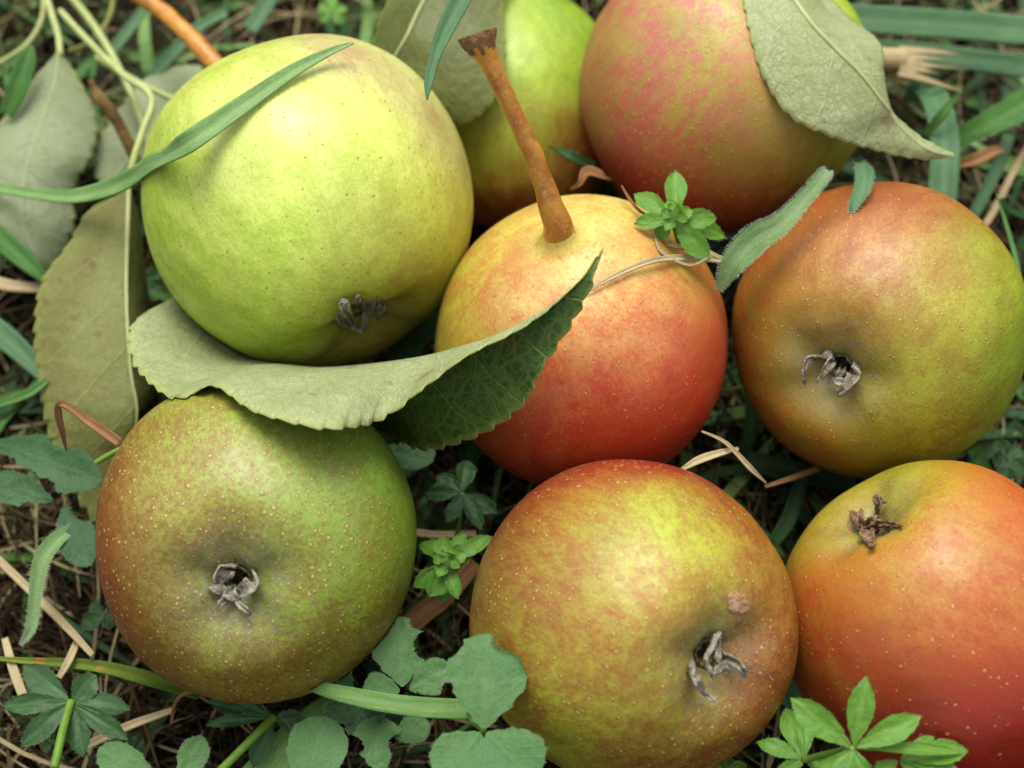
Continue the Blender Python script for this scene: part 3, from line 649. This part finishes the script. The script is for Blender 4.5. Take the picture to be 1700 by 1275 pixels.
def thicken(o, t=.00025):
    md = o.modifiers.new('thick', 'SOLIDIFY'); md.thickness = t; md.offset = 0
    return o
GB = 'single grass blades'
def blade(label, pts, wd, mat=gb, name='grass_blade', cat='grass blade', group=GB, **kw):
    mb = MB(); ribbon(mb, pts, wd, **kw); o = mb.build(name, [mat, hair_m], origin=pts[0]); tag(o, label, cat, group)
    if not kw.get('hairs'): thicken(o)
    return o
blade('long curved grass blade lying across the big green apple', [P(-30, 308, 1.6), P(50, 321, 2.2), P(115, 327, 2.8), P(180, 314, 3.6), P(238, 286, 4.6)] + [S(*q) for q in ((300, 246, .45), (360, 205, .28), (420, 163, .12), (480, 122, .15), (535, 92, .22), (572, 76, .35), (588, 72, .45))],
      [.2, .22, .27, .34, .38, .39, .38, .34, .29, .23, .15, .08, .02], gbl, fold=.3)
blade('blue green grass blade hanging with its tip down, left of the long brown stem', [P(790, -50, 6.6), P(768, -5, 6.6), P(742, 45, 6.5), P(722, 95, 6.4), P(712, 135, 6.3), P(709, 166, 6.2)], [.34, .36, .32, .2, .16, .02], gz_, fold=.4)
blade('broad blue green blade running to the right edge at the top', [P(1340, 18, 1.5), P(1410, 30, 1.8), P(1500, 36, 2.0), P(1600, 43, 2.1), P(1740, 54, 2.1)], [.6, .62, .64, .64, .64], gz_, fold=.1)
blade('dark broad blade under the broad blue green one at the top right', [P(1380, 80, .7), P(1500, 88, .9), P(1600, 98, .9), P(1740, 116, .9)], [.4, .5, .5, .5], gz_, fold=.15)
blade('arched grass blade standing right of the pale leaf tip', [P(1512, 168, .9), P(1528, 145, 1.3), P(1552, 165, 1.8), P(1566, 215, 2.0), P(1568, 270, 2.0), P(1562, 345, 1.8)], [.3, .5, .56, .58, .6, .58], gz_, fold=.2)
blade('small pointed grass blade crossing the arched one', [P(1536, 224, 2.0), P(1560, 195, 2.4), P(1580, 170, 2.6), P(1598, 150, 2.8)], [.14, .2, .15, .02], gg)
blade('hairy broad green blade coming in from the right edge', [P(1745, 150, 2.2), P(1690, 180, 2.2), P(1640, 205, 2.1), P(1590, 232, 1.7), P(1575, 240, 1.5)], [.7, .62, .5, .4, .35], gg, hairs=260, fold=.15, h_len=.09)
blade('narrow blue green blade slanting down near the right edge', [P(1676, 225, 1.3), P(1655, 280, 1.2), P(1630, 330, 1.1), P(1612, 365, .9)], [.24, .25, .24, .22], gz_)
blade('thin grass blade beside the right edge above the orange apple', [P(1654, 322, 2.6), P(1668, 365, 2.6), P(1684, 420, 2.7), P(1694, 468, 2.8)], [.02, .07, .09, .09], gg)
blade('thin grass tip curving out of the dark at the right edge', [P(1660, 330, 1.5), P(1680, 350, 1.3), P(1720, 365, 1.1)], [.1, .14, .16], gd)
blade('short dark blade crossing the foot of the half hidden green apple', [S(912, 243, .25), P(940, 255, 3.6), P(985, 278, 3.2)], [.02, .17, .2], gd)
blade('hairy pale leaf blade lying between the red apple and the orange one', [P(1193, 483, 4.4), P(1215, 440, 4.9), P(1252, 400, 5.2), P(1296, 372, 5.5), P(1335, 330, 5.7), P(1366, 294, 5.9), P(1374, 283, 5.9)], [.06, .40, .50, .36, .26, .22, .08], gp, 'hairy_leaf', 'leaf', None, hairs=2200, fold=.3, h_len=.06, n=80)
blade('small hairy leaf tip touching the top of the orange and olive apple', [P(1420, 262, 4.2), P(1434, 285, 5.1), P(1432, 310, 5.3), P(1418, 340, 5.3), P(1412, 356, 5.2)], [.12, .3, .3, .2, .03], gz_, 'hairy_leaf', 'leaf', None, hairs=260, fold=.3, h_len=.05)
blade('green blade at the left edge pointing down right, beside the vertical leaf', [P(-20, 380, 1.3), P(15, 410, 1.5), P(50, 440, 1.5), P(84, 474, 1.3)], [.4, .42, .36, .1], gg)
blade('blue green blade at the left edge behind the middle of the vertical leaf', [P(-20, 540, .9), P(25, 575, .9), P(75, 625, .8)], [.5, .46, .3], gz_)
blade('thin green blade at the left edge just above the clover', [P(78, 632, 1.9), P(50, 652, 1.9), P(10, 668, 1.8), P(-20, 676, 1.7)], [.12, .18, .14, .12], gg)
blade('curved hairy blade hanging down at the lower left', [P(128, 872, 2.3), P(95, 895, 2.5), P(70, 930, 2.5), P(60, 980, 2.3), P(56, 1025, 2.1), P(50, 1048, 2.0), P(34, 1072, 1.8)], [.1, .28, .30, .24, .2, .16, .02], gp, hairs=420, fold=.35, h_len=.05)
blade('yellowing grass stalk running under the lower left apple', [P(-20, 1092, 1.0), P(50, 1098, 1.1), P(120, 1102, 1.1), P(180, 1110, 1.1), P(250, 1128, .9), P(330, 1150, .5)], [.06, .12, .18, .22, .26, .26], gy, fold=.5)
blade('brown tipped grass blade lying across the clover at the bottom', [P(514, 1138, 2.6), P(560, 1150, 2.8), P(630, 1165, 2.9), P(700, 1174, 2.9), P(775, 1178, 2.7)], [.18, .27, .32, .34, .34], gb, fold=.1)
blade('broad blade slanting up from the bottom edge left of the clover', [P(410, 1310, .9), P(470, 1245, 1.1), P(530, 1190, 1.2), P(585, 1145, 1.0)], [.6, .62, .56, .4], gb, fold=.15)
blade('upright green blade between the two left pale leaves at the edge', [P(10, 190, 1.9), P(28, 150, 2.2), P(44, 105, 2.4), P(52, 75, 2.5)], [.3, .42, .4, .1], gg)
blade('dark blade crossing the shade below the orange and olive apple', [P(1240, 765, .4), P(1330, 785, .5), P(1420, 800, .5)], [.4, .45, .4], gd)
blade('dark upright blade in the gap right of the golden apple', [P(1285, 900, .5), P(1310, 860, .7), P(1330, 800, .8), P(1345, 770, .8)], [.25, .3, .26, .1], gd)
blade('blue blade wedged between the golden apple and the red one at the bottom', [P(1330, 1180, .8), P(1312, 1120, 1.0), P(1300, 1070, .9)], [.5, .5, .3], gz_)
blade('dark grass blade slanting behind the stalk at the upper left', [P(185, 85, .7), P(210, 55, .8), P(250, 0, .9)], [.24, .25, .24], gz_)
blade('blue blade passing behind the brown stem of the green apple', [P(250, 130, .9), P(290, 85, 1.0), P(330, 45, 1.1), P(375, 20, 1.1)], [.26, .28, .26, .2], gz_)
blade('dark blade at the top edge right of the brown stem', [P(415, 50, .8), P(440, 10, .9), P(462, -30, 1.0)], [.34, .38, .36], gz_)

def stalk(label, pts, rads, mat, name='leaf_stalk', cat='stalk', group='pale leaf stalks', seg=12):
    pp = smooth(pts, 50); rr = smooth([x * CM for x in rads], 50); mb = MB(); mb.tube([push(p, .03 + 0) if True else p for p in pp], rr, seg); mb.uv = []
    return tag(mb.build(name, mat, origin=pts[0]), label, cat, group)
stalk('pale stalk bending over behind the vertical leaf stalk at the upper left', [P(110, -15, 1.2), P(150, 35, 1.4), P(185, 90, 1.5), P(215, 150, 1.5), P(240, 215, 1.3), P(248, 250, 1.1)], [.085, .085, .08, .075, .07, .07], pet_m)
stalk('pale stalk running right from the crossing towards the green apple', [P(160, 95, 1.9), P(200, 120, 2.1), P(245, 145, 2.1), P(300, 170, 1.9)], [.06, .07, .07, .065], pet_m)
stalk('thin pale stalk arching out to the left edge at the top', [P(72, -20, 1.1), P(70, 30, 1.2), P(48, 70, 1.1), P(20, 92, 1.0), P(-10, 108, .9)], [.06, .06, .055, .05, .05], pet_m)
stalk('thin olive stalk hooking down behind the crossed stalks', [P(190, -15, .8), P(184, 20, .9), P(172, 45, .9), P(150, 70, .8), P(115, 85, .6)], [.06, .06, .055, .05, .05], simple_mat('olive_stalk', (150, 152, 74), (128, 128, 58), 200, .5, .3))
twig_m = simple_mat('twig', (150, 120, 70), (98, 76, 44), 300, .8, .2, .0006, speck=(168, 140, 96))
stalk('broken brown twig with a split end at the upper left', [P(150, 133, 2.6), P(157, 148, 2.5), P(165, 163, 2.4), P(180, 180, 2.2), P(198, 208, 1.9), P(214, 240, 1.6), P(230, 275, 1.2)], [.05, .085, .14, .13, .12, .12, .12], twig_m, 'twig', 'twig', None)
# straw cut with frayed end
root = empty('cut_straw', P(1465, 100, 1.8), 'thick cut straw with a frayed end right of the pale leaf', 'straw', None)
mb = MB(); mb.tube(smooth([P(1420, 98, 1.6), P(1466, 100, 1.8), P(1500, 102, 1.8)], 20), [.27 * CM] * 20, 18); mb.build('straw_tube', st_m, root)
for (a, b_, wd) in (((1492, 84), (1594, 90), .12), ((1494, 96), (1570, 100), .10), ((1496, 108), (1606, 116), .06), ((1494, 114), (1560, 122), .12), ((1492, 120), (1600, 154), .10), ((1496, 104), (1566, 112), .08)):
    m2 = MB(); mx = ((a[0] + b_[0]) / 2, (a[1] + b_[1]) / 2 - 2); ribbon(m2, [P(*a, 1.9), P(*mx, 2.0), P(*b_, 1.8)], [.2, wd, .01], n=20, nc=2, fold=.3); thicken(m2.build('fibre', st_m, root), .0003)
SG = 'loose dry straws'
def straw(label, pts, wd, mat=st_m, **kw): return blade(label, pts, wd, mat, 'dry_straw', 'straw', SG, **kw)
straw('bent reddish straw hooked over the vertical leaf beside the lower left apple', [P(206, 742, 4.0), P(180, 722, 4.1), P(145, 698, 4.2), P(115, 676, 4.2), P(100, 672, 4.1), P(97, 688, 3.9), P(103, 715, 3.6), P(110, 747, 3.2)], [.15, .17, .15, .13, .13, .12, .09, .03], st_b, fold=.6)
straw('pale dry straw across the yellow apple, ending behind the curled leaf tip', [S(975, 484, .1), S(1010, 464, .12), S(1050, 445, .12), S(1090, 432, .15), P(1140, 428, 4.9), P(1200, 432, 4.7)], [.04, .07, .09, .1, .12, .13], st_m, fold=.5, n=80)
straw('thin looped straw under the whorled sprig on the yellow apple', [P(1078, 398, 4.9), P(1095, 415, 5.1), P(1120, 432, 5.1), P(1150, 440, 5.1), P(1180, 425, 5.0)], [.03, .06, .05, .04, .03], st_m, fold=.5)
straw('second thin straw loop under the whorled sprig', [P(1082, 398, 4.8), P(1120, 408, 5.0), P(1160, 412, 5.0), P(1196, 428, 4.9)], [.04, .07, .08, .06], st_m, fold=.5)
straw('curved brown straw sliver left of the whorled sprig', [P(1032, 308, 4.9), P(1045, 330, 5.0), P(1062, 350, 5.0), P(1078, 358, 4.9)], [.02, .05, .05, .04], st_b)
straw('short straw below the yellow apple beside the golden one', [P(1128, 782, 3.4), P(1160, 764, 3.5), P(1196, 752, 3.4), P(1225, 745, 3.2)], [.05, .14, .12, .06], st_m, fold=.4)
straw('kinked thin straw right of the yellow apple', [P(1165, 716, 3.4), P(1200, 732, 3.5), P(1222, 752, 3.4), P(1248, 780, 3.2), P(1272, 802, 2.9)], [.03, .06, .08, .09, .02], st_m, fold=.5)
straw('brown grass stem running under the orange and olive apple', [P(1270, 808, 1.6), P(1310, 795, 1.7), P(1360, 778, 1.6)], [.06, .1, .12], st_b)
straw('crumpled brown flake at the foot of the dusky red apple', [P(948, 314, 3.4), P(962, 306, 3.6), P(975, 288, 3.7), P(1000, 296, 3.6), P(1012, 300, 3.4)], [.04, .08, .22, .2, .08], st_b, fold=.8, twist=1.5)
straw('curled dry flake between the pale leaf and the right edge', [P(1588, 275, 1.7), P(1620, 266, 1.9), P(1650, 252, 1.9), P(1666, 250, 1.8)], [.14, .26, .2, .06], st_b, fold=.6)
straw('long straw slanting down from the right edge', [P(1715, 225, 1.3), P(1680, 290, 1.2), P(1650, 350, 1.0), P(1630, 380, .9)], [.1, .14, .14, .12], st_m, fold=.5)
straw('long straight straw crossing the litter at the lower left', [P(-10, 922, 1.3), P(60, 990, 1.4), P(110, 1040, 1.4), P(154, 1088, 1.3)], [.14, .15, .14, .1], st_m, fold=.5)
straw('straw slanting up under the lower left whorled sprig', [P(140, 1240, .6), P(215, 1205, .7), P(290, 1178, .7)], [.14, .15, .1], st_m, fold=.5)
straw('upright short straw at the far left of the litter', [P(40, 1160, .9), P(22, 1110, 1.0), P(8, 1060, .9)], [.16, .17, .12], st_m)
straw('hooked brown tendril right of the yellowing stalk', [P(285, 1200, .8), P(290, 1170, 1.3), P(305, 1152, 1.6), P(335, 1144, 1.7)], [.05, .05, .06, .08], st_b, fold=.6)
straw('thick brown straw between the two bottom apples', [P(670, 1050, .9), P(700, 1020, 1.1), P(740, 990, 1.2), P(790, 935, 1.1)], [.4, .4, .36, .3], st_b, fold=.4)
straw('pale straw piece between the left and middle apples', [P(690, 884, 1.0), P(730, 888, 1.0), P(790, 886, .9)], [.14, .14, .12], st_m)
straw('blurred thick straw at the left edge beside the green blade', [P(-20, 465, 1.1), P(20, 475, 1.2), P(72, 478, 1.1)], [.26, .24, .2], st_m)
straw('pale dry stem bit standing in the litter left of the lower left apple', [P(98, 1125, 1.2), P(115, 1095, 1.3), P(128, 1065, 1.2)], [.1, .14, .12], st_m)

# ------------------------------------------------------------------ small leafy plants
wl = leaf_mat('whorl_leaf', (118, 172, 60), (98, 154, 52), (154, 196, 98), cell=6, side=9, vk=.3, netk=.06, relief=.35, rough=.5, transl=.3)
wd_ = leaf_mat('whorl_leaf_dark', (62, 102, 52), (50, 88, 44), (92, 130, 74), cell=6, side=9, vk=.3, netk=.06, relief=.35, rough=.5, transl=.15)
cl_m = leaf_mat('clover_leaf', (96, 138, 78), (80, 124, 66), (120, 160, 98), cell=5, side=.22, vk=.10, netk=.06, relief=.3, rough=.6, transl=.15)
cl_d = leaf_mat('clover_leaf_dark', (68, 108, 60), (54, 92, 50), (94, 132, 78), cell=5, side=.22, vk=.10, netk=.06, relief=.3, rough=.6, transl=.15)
ws_m = simple_mat('sprig_stem', (122, 158, 56), (98, 138, 44), 200, .5, .3)
LANCE = [(0, .10), (.12, .36), (.3, .74), (.48, .98), (.62, 1.0), (.77, .80), (.89, .46), (.96, .16), (1, .01)]
OBOV = [(0, .06), (.1, .30), (.25, .66), (.45, .95), (.62, 1.0), (.78, .92), (.9, .66), (.97, .34), (1, .10)]
def prof(pf, t):
    for (a, x), (b_, y) in zip(pf, pf[1:]):
        if t <= b_: f = (t - a) / (b_ - a); f = f * f * (3 - 2 * f); return x + (y - x) * f
    return pf[-1][1]
def leaflet(root, a, b_, wdt, mat, pf=LANCE, sag=.12, cup=.25, roll=0, hairs=0, bites=(), name='leaf', n=48, nc=8, h_len=.04):
    L = (b_ - a).length; t = (b_ - a).normalized(); v = ((CAMP - a).normalized() * .6 + Vector((0, 0, .4))).normalized()
    s = t.cross(v).normalized(); up = s.cross(t)
    s, up = s * math.cos(roll) + up * math.sin(roll), up * math.cos(roll) - s * math.sin(roll)
    rows = []; uvs = []; seed = rnd.random() * 50
    for i in range(n):
        f = i / (n - 1); c = a + t * L * f + up * (4 * f * (1 - f) * sag * L)
        hw = prof(pf, f) * wdt * CM / 2; row = []; uv = []
        l = r = hw * (1 + .06 * noise.noise(Vector((f * 5, seed, 0))))
        for (sd_, f0, rad, dep) in bites:
            k = max(0, 1 - ((f - f0) / rad) ** 2) ** .5 * dep
            k *= 1 + .25 * noise.noise(Vector((f * 40, seed, 1)))
            if sd_ < 0: l = min(l, hw * (1 - k))
            else: r = min(r, hw * (1 - k))
        for j in range(-nc, nc + 1):
            u = j / nc; w_ = l if u < 0 else r
            q = c + s * u * w_ + up * (abs(u) ** 1.5 * cup * hw) + up * .0002 * noise.noise(Vector((f * 4, u * 2, seed)))
            row.append(push(q, .03)); uv.append((u * w_ / CM, f * L / CM))
        rows.append(row); uvs.append(uv)
    mb = MB(); mb.grid(rows, uvs)
    for _ in range(hairs):
        i = rnd.randrange(1, n); e = rnd.choice((0, 2 * nc)); p = rows[i][e]; o_ = (p - rows[i][nc]); o_ = o_.normalized() if o_.length > 1e-7 else t
        h = (o_ + t * rnd.uniform(0, .8) + Vector((rnd.gauss(0, .25), rnd.gauss(0, .25), rnd.gauss(.1, .25)))).normalized(); sv = h.cross(CAMP - p).normalized() * .000018
        k = len(mb.v); mb.v += [p - sv, p + sv, p + h * h_len * CM * rnd.uniform(.5, 1.3)]; mb.uv += [(0, 0)] * 3; mb.face((k, k + 1, k + 2), 1)
    return mb.build(name, [mat, hair_m], root)
def sprig(label, c, leaves, z, mat, stem_pts=None, rosette=0, wd=.42, tipz=-.1, group='whorled weed sprigs', sr=.05, hairs=24):
    C = P(c[0], c[1], z); root = empty('weed_sprig', C, label, 'plant', group)
    for q in leaves:
        x, y = q[0], q[1]; w_ = q[2] if len(q) > 2 else wd; tz = q[3] if len(q) > 3 else tipz; m = q[4] if len(q) > 4 else mat
        leaflet(root, C + (P(x, y, z) - C) * .04, P(x, y, z + tz), w_, m, LANCE, .07, .3, hairs=hairs, roll=rnd.uniform(-.25, .25))
    if stem_pts:
        pp = smooth([C] + [P(*q) for q in stem_pts], 24); m2 = MB(); m2.tube(pp, [sr * CM] * 24, 8); m2.uv = []; m2.build('stem', ws_m, root)
    for k in range(rosette):
        a = k * 2.4; rr = .1 + .035 * k
        leaflet(root, C + Vector((0, 0, .0006 * (rosette - k))), C + Vector((math.cos(a) * rr * CM, math.sin(a) * rr * CM, (.26 - .02 * k) * CM)), .1 + .02 * k, wl, LANCE, .1, .4, hairs=0, n=16, nc=3)
    return root
sprig('bright green whorled sprig between the yellow and dusky red apples', (1117, 365), [(1122, 283, .40, .1), (1052, 322, .36), (1052, 372, .3), (1190, 362, .36), (1178, 432, .42, -.3), (1205, 395, .36, -.6), (1090, 395, .3, -.3)], 5.3, wl, [(1130, 410, 4.6), (1145, 430, 4.2)], rosette=9)
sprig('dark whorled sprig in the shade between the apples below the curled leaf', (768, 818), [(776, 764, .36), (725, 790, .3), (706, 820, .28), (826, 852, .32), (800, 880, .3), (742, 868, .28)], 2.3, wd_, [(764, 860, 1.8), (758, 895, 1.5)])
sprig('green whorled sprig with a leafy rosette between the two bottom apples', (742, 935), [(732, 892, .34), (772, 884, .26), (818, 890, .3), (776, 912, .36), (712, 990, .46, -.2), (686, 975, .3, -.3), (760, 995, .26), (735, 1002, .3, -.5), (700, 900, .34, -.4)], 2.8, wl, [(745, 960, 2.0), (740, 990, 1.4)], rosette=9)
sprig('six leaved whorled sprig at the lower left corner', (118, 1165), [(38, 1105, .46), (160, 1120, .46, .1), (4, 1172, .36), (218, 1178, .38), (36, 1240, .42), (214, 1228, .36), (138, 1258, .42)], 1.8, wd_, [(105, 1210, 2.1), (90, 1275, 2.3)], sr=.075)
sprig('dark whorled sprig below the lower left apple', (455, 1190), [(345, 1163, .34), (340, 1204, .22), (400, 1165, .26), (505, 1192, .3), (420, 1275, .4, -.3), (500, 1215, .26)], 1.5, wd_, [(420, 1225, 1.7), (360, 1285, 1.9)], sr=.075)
sprig('largest bright whorled sprig in front of the red apple at the lower right', (1417, 1243), [(1438, 1122, .42, .5), (1312, 1158, .46, .1), (1530, 1188, .42, .2), (1600, 1250, .2, -.4), (1395, 1300, .36), (1445, 1310, .3), (1340, 1300, .3)], 4.4, wl, [(1380, 1250, 3.9), (1335, 1262, 3.3)], sr=.055)
sprig('small whorled sprig left of the largest one at the lower right', (1335, 1262), [(1255, 1232, .3), (1338, 1190, .28), (1304, 1175, .38, -.3), (1390, 1290, .3), (1290, 1290, .3)], 3.3, wl)
sprig('whorled sprig right of the largest one in the lower right corner', (1492, 1262), [(1552, 1222, .2), (1608, 1246, .42), (1590, 1275, .3), (1540, 1300, .3), (1450, 1290, .3)], 4.0, wl)
sprig('tiny green sprig showing at the top edge left of centre', (552, 22), [(530, 8, .26), (530, 34, .26), (575, 12, .26), (572, 40, .26), (552, -10, .26)], .9, wl)
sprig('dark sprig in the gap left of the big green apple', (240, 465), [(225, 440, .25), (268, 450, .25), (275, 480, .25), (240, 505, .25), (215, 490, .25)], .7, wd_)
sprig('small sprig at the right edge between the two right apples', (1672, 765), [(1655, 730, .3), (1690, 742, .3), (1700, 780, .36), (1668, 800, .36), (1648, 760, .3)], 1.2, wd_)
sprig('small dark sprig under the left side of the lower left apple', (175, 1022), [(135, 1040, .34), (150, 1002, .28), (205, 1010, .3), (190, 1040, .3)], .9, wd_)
sprig('bright sprig tips poking up at the bottom edge of the golden apple', (1205, 1285), [(1172, 1265, .24), (1212, 1258, .26), (1240, 1270, .24)], 1.4, wl)

def clover(label, c, leafs, z, mat=cl_m, stem_pts=None, hairs=70):
    C = P(c[0], c[1], z); root = empty('clover', C, label, 'clover', 'clover leaves in the grass')
    for q in leafs:
        x0, y0, x, y, w_ = q[:5]; bt = q[5] if len(q) > 5 else (); tz = q[6] if len(q) > 6 else .1; m = q[7] if len(q) > 7 else mat
        leaflet(root, P(x0, y0, z), P(x, y, z + tz), w_, m, OBOV, .05, .12, hairs=hairs, bites=bt, name='leaflet')
    if stem_pts:
        pp = smooth([P(*q) for q in stem_pts], 20); m2 = MB(); m2.tube(pp, [.05 * CM] * 20, 8); m2.uv = []; m2.build('stem', ws_m, root)
    return root
clover('large clover with one bitten upright leaflet at the bottom centre', (803, 1212), [(803, 1210, 812, 1052, 1.32, ((1, .93, .15, .8), (-1, .80, .1, .22), (-1, .42, .06, .15)), .2), (798, 1216, 735, 1300, .95), (808, 1216, 885, 1300, 1.1)], 4.2, cl_m, [(803, 1212, 4.15), (780, 1195, 2.4), (755, 1172, 1.8)])
clover('clover with a bitten leaflet beside the lower right side of the freckled apple', (672, 1142), [(668, 1140, 662, 1024, 1.02, ((1, .55, .2, .55), (1, .85, .1, .5), (-1, .9, .12, .3))), (680, 1146, 752, 1108, .62, ((1, .7, .14, .4),)), (664, 1146, 602, 1150, .62)], 2.4, cl_m)
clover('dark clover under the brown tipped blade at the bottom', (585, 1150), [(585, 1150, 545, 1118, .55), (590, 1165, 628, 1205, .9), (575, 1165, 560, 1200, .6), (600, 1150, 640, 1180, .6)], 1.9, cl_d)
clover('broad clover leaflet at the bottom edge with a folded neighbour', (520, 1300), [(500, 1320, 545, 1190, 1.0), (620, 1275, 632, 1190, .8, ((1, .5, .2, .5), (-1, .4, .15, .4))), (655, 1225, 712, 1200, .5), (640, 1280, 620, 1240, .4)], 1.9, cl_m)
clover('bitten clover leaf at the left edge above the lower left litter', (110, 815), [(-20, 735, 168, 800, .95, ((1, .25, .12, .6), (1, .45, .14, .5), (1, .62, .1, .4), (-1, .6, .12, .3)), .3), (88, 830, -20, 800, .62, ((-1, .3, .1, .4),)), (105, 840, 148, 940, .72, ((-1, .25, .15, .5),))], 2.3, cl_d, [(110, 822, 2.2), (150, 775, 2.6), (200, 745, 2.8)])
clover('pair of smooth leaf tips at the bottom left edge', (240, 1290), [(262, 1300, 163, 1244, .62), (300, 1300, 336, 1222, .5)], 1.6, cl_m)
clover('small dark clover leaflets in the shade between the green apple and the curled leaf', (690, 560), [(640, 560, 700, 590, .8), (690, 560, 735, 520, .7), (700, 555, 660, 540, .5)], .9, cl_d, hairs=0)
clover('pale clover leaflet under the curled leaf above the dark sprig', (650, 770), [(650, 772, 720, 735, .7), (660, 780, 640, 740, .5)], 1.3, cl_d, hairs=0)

# ------------------------------------------------------------------ turf: uncountable grass and dead straw
def turf(name, n, mats, wr, lr, zr, label, cat, seed, lift=(.1, .6), rngx=(-.17, .17), rngy=(-.13, .16)):
    r = random.Random(seed); mb = MB(); done = 0; tries = 0
    while done < n and tries < n * 5:
        tries += 1
        if r.random() < .82: x, y = r.uniform(-.125, .125), r.uniform(-.10, .125)
        else: x, y = r.uniform(*rngx) * 2, r.uniform(*rngy) * 2
        a = r.uniform(0, 6.283); L = r.uniform(*lr) * CM; z0 = gz(x, y) + r.uniform(*zr) * CM; up = r.uniform(*lift) * CM
        bend = r.uniform(-1.2, 1.2); w_ = r.uniform(*wr) * CM; pts = []; k = 7; px, py = x, y; ang = a
        for i in range(k):
            f = i / (k - 1); pts.append(Vector((px, py, z0 + up * math.sin(f * math.pi * r.uniform(.75, 1.0)) * (1 if i else 0))))
            px += math.cos(ang) * L / k; py += math.sin(ang) * L / k; ang += bend / k
        if name == 'grass' and y < -.02 and r.random() < .6: continue
        if any(inside(p, .08) for p in pts): continue
        tw = r.uniform(-.9, .9); b0_ = len(mb.v); mi = r.randrange(len(mats)); kind = r.random()
        for i, p in enumerate(pts):
            f = i / (k - 1); t = (pts[min(i + 1, k - 1)] - pts[max(i - 1, 0)]).normalized()
            s = t.cross(Vector((math.sin(tw) * .8, math.cos(a) * math.sin(tw), 1))).normalized(); ww = w_ / 2 * (1 - f ** 3 if kind < .7 else 1) * (.6 + .4 * min(1, f * 4))
            mb.v += [p - s * ww, p + Vector((0, 0, -ww * .35)), p + s * ww]; mb.uv += [(-ww / CM, f * L / CM), (0, f * L / CM), (ww / CM, f * L / CM)]
        for i in range(k - 1):
            q = b0_ + i * 3
            mb.face((q, q + 1, q + 4, q + 3), mi); mb.face((q + 1, q + 2, q + 5, q + 4), mi)
        done += 1
    return tag(mb.build(name, mats, origin=(0, 0, 0)), label, cat, None, 'stuff')
lt = blade_mat('litter_tan', (146, 128, 90), (104, 88, 60), (180, 164, 122), rough=.8, transl=0)
lb = blade_mat('litter_brown', (78, 64, 40), (46, 38, 25), (104, 88, 58), rough=.9, transl=0, spec=.08)
ld = blade_mat('litter_dark', (40, 31, 22), (25, 19, 14), (58, 46, 32), rough=.9, transl=0, spec=.05)
turf('dead_straw', 8500, [lt, lb, lb, ld, ld, ld], (.025, .09), (1.5, 5), (-.1, .7), 'mat of dead brown straw on the soil', 'straw', 3, lift=(.0, .5))
turf('grass', 950, [gb, gg, gd, gd, gd], (.12, .40), (2.0, 6), (-.2, .6), 'short green grass growing through the straw', 'grass', 5, lift=(.1, .7))
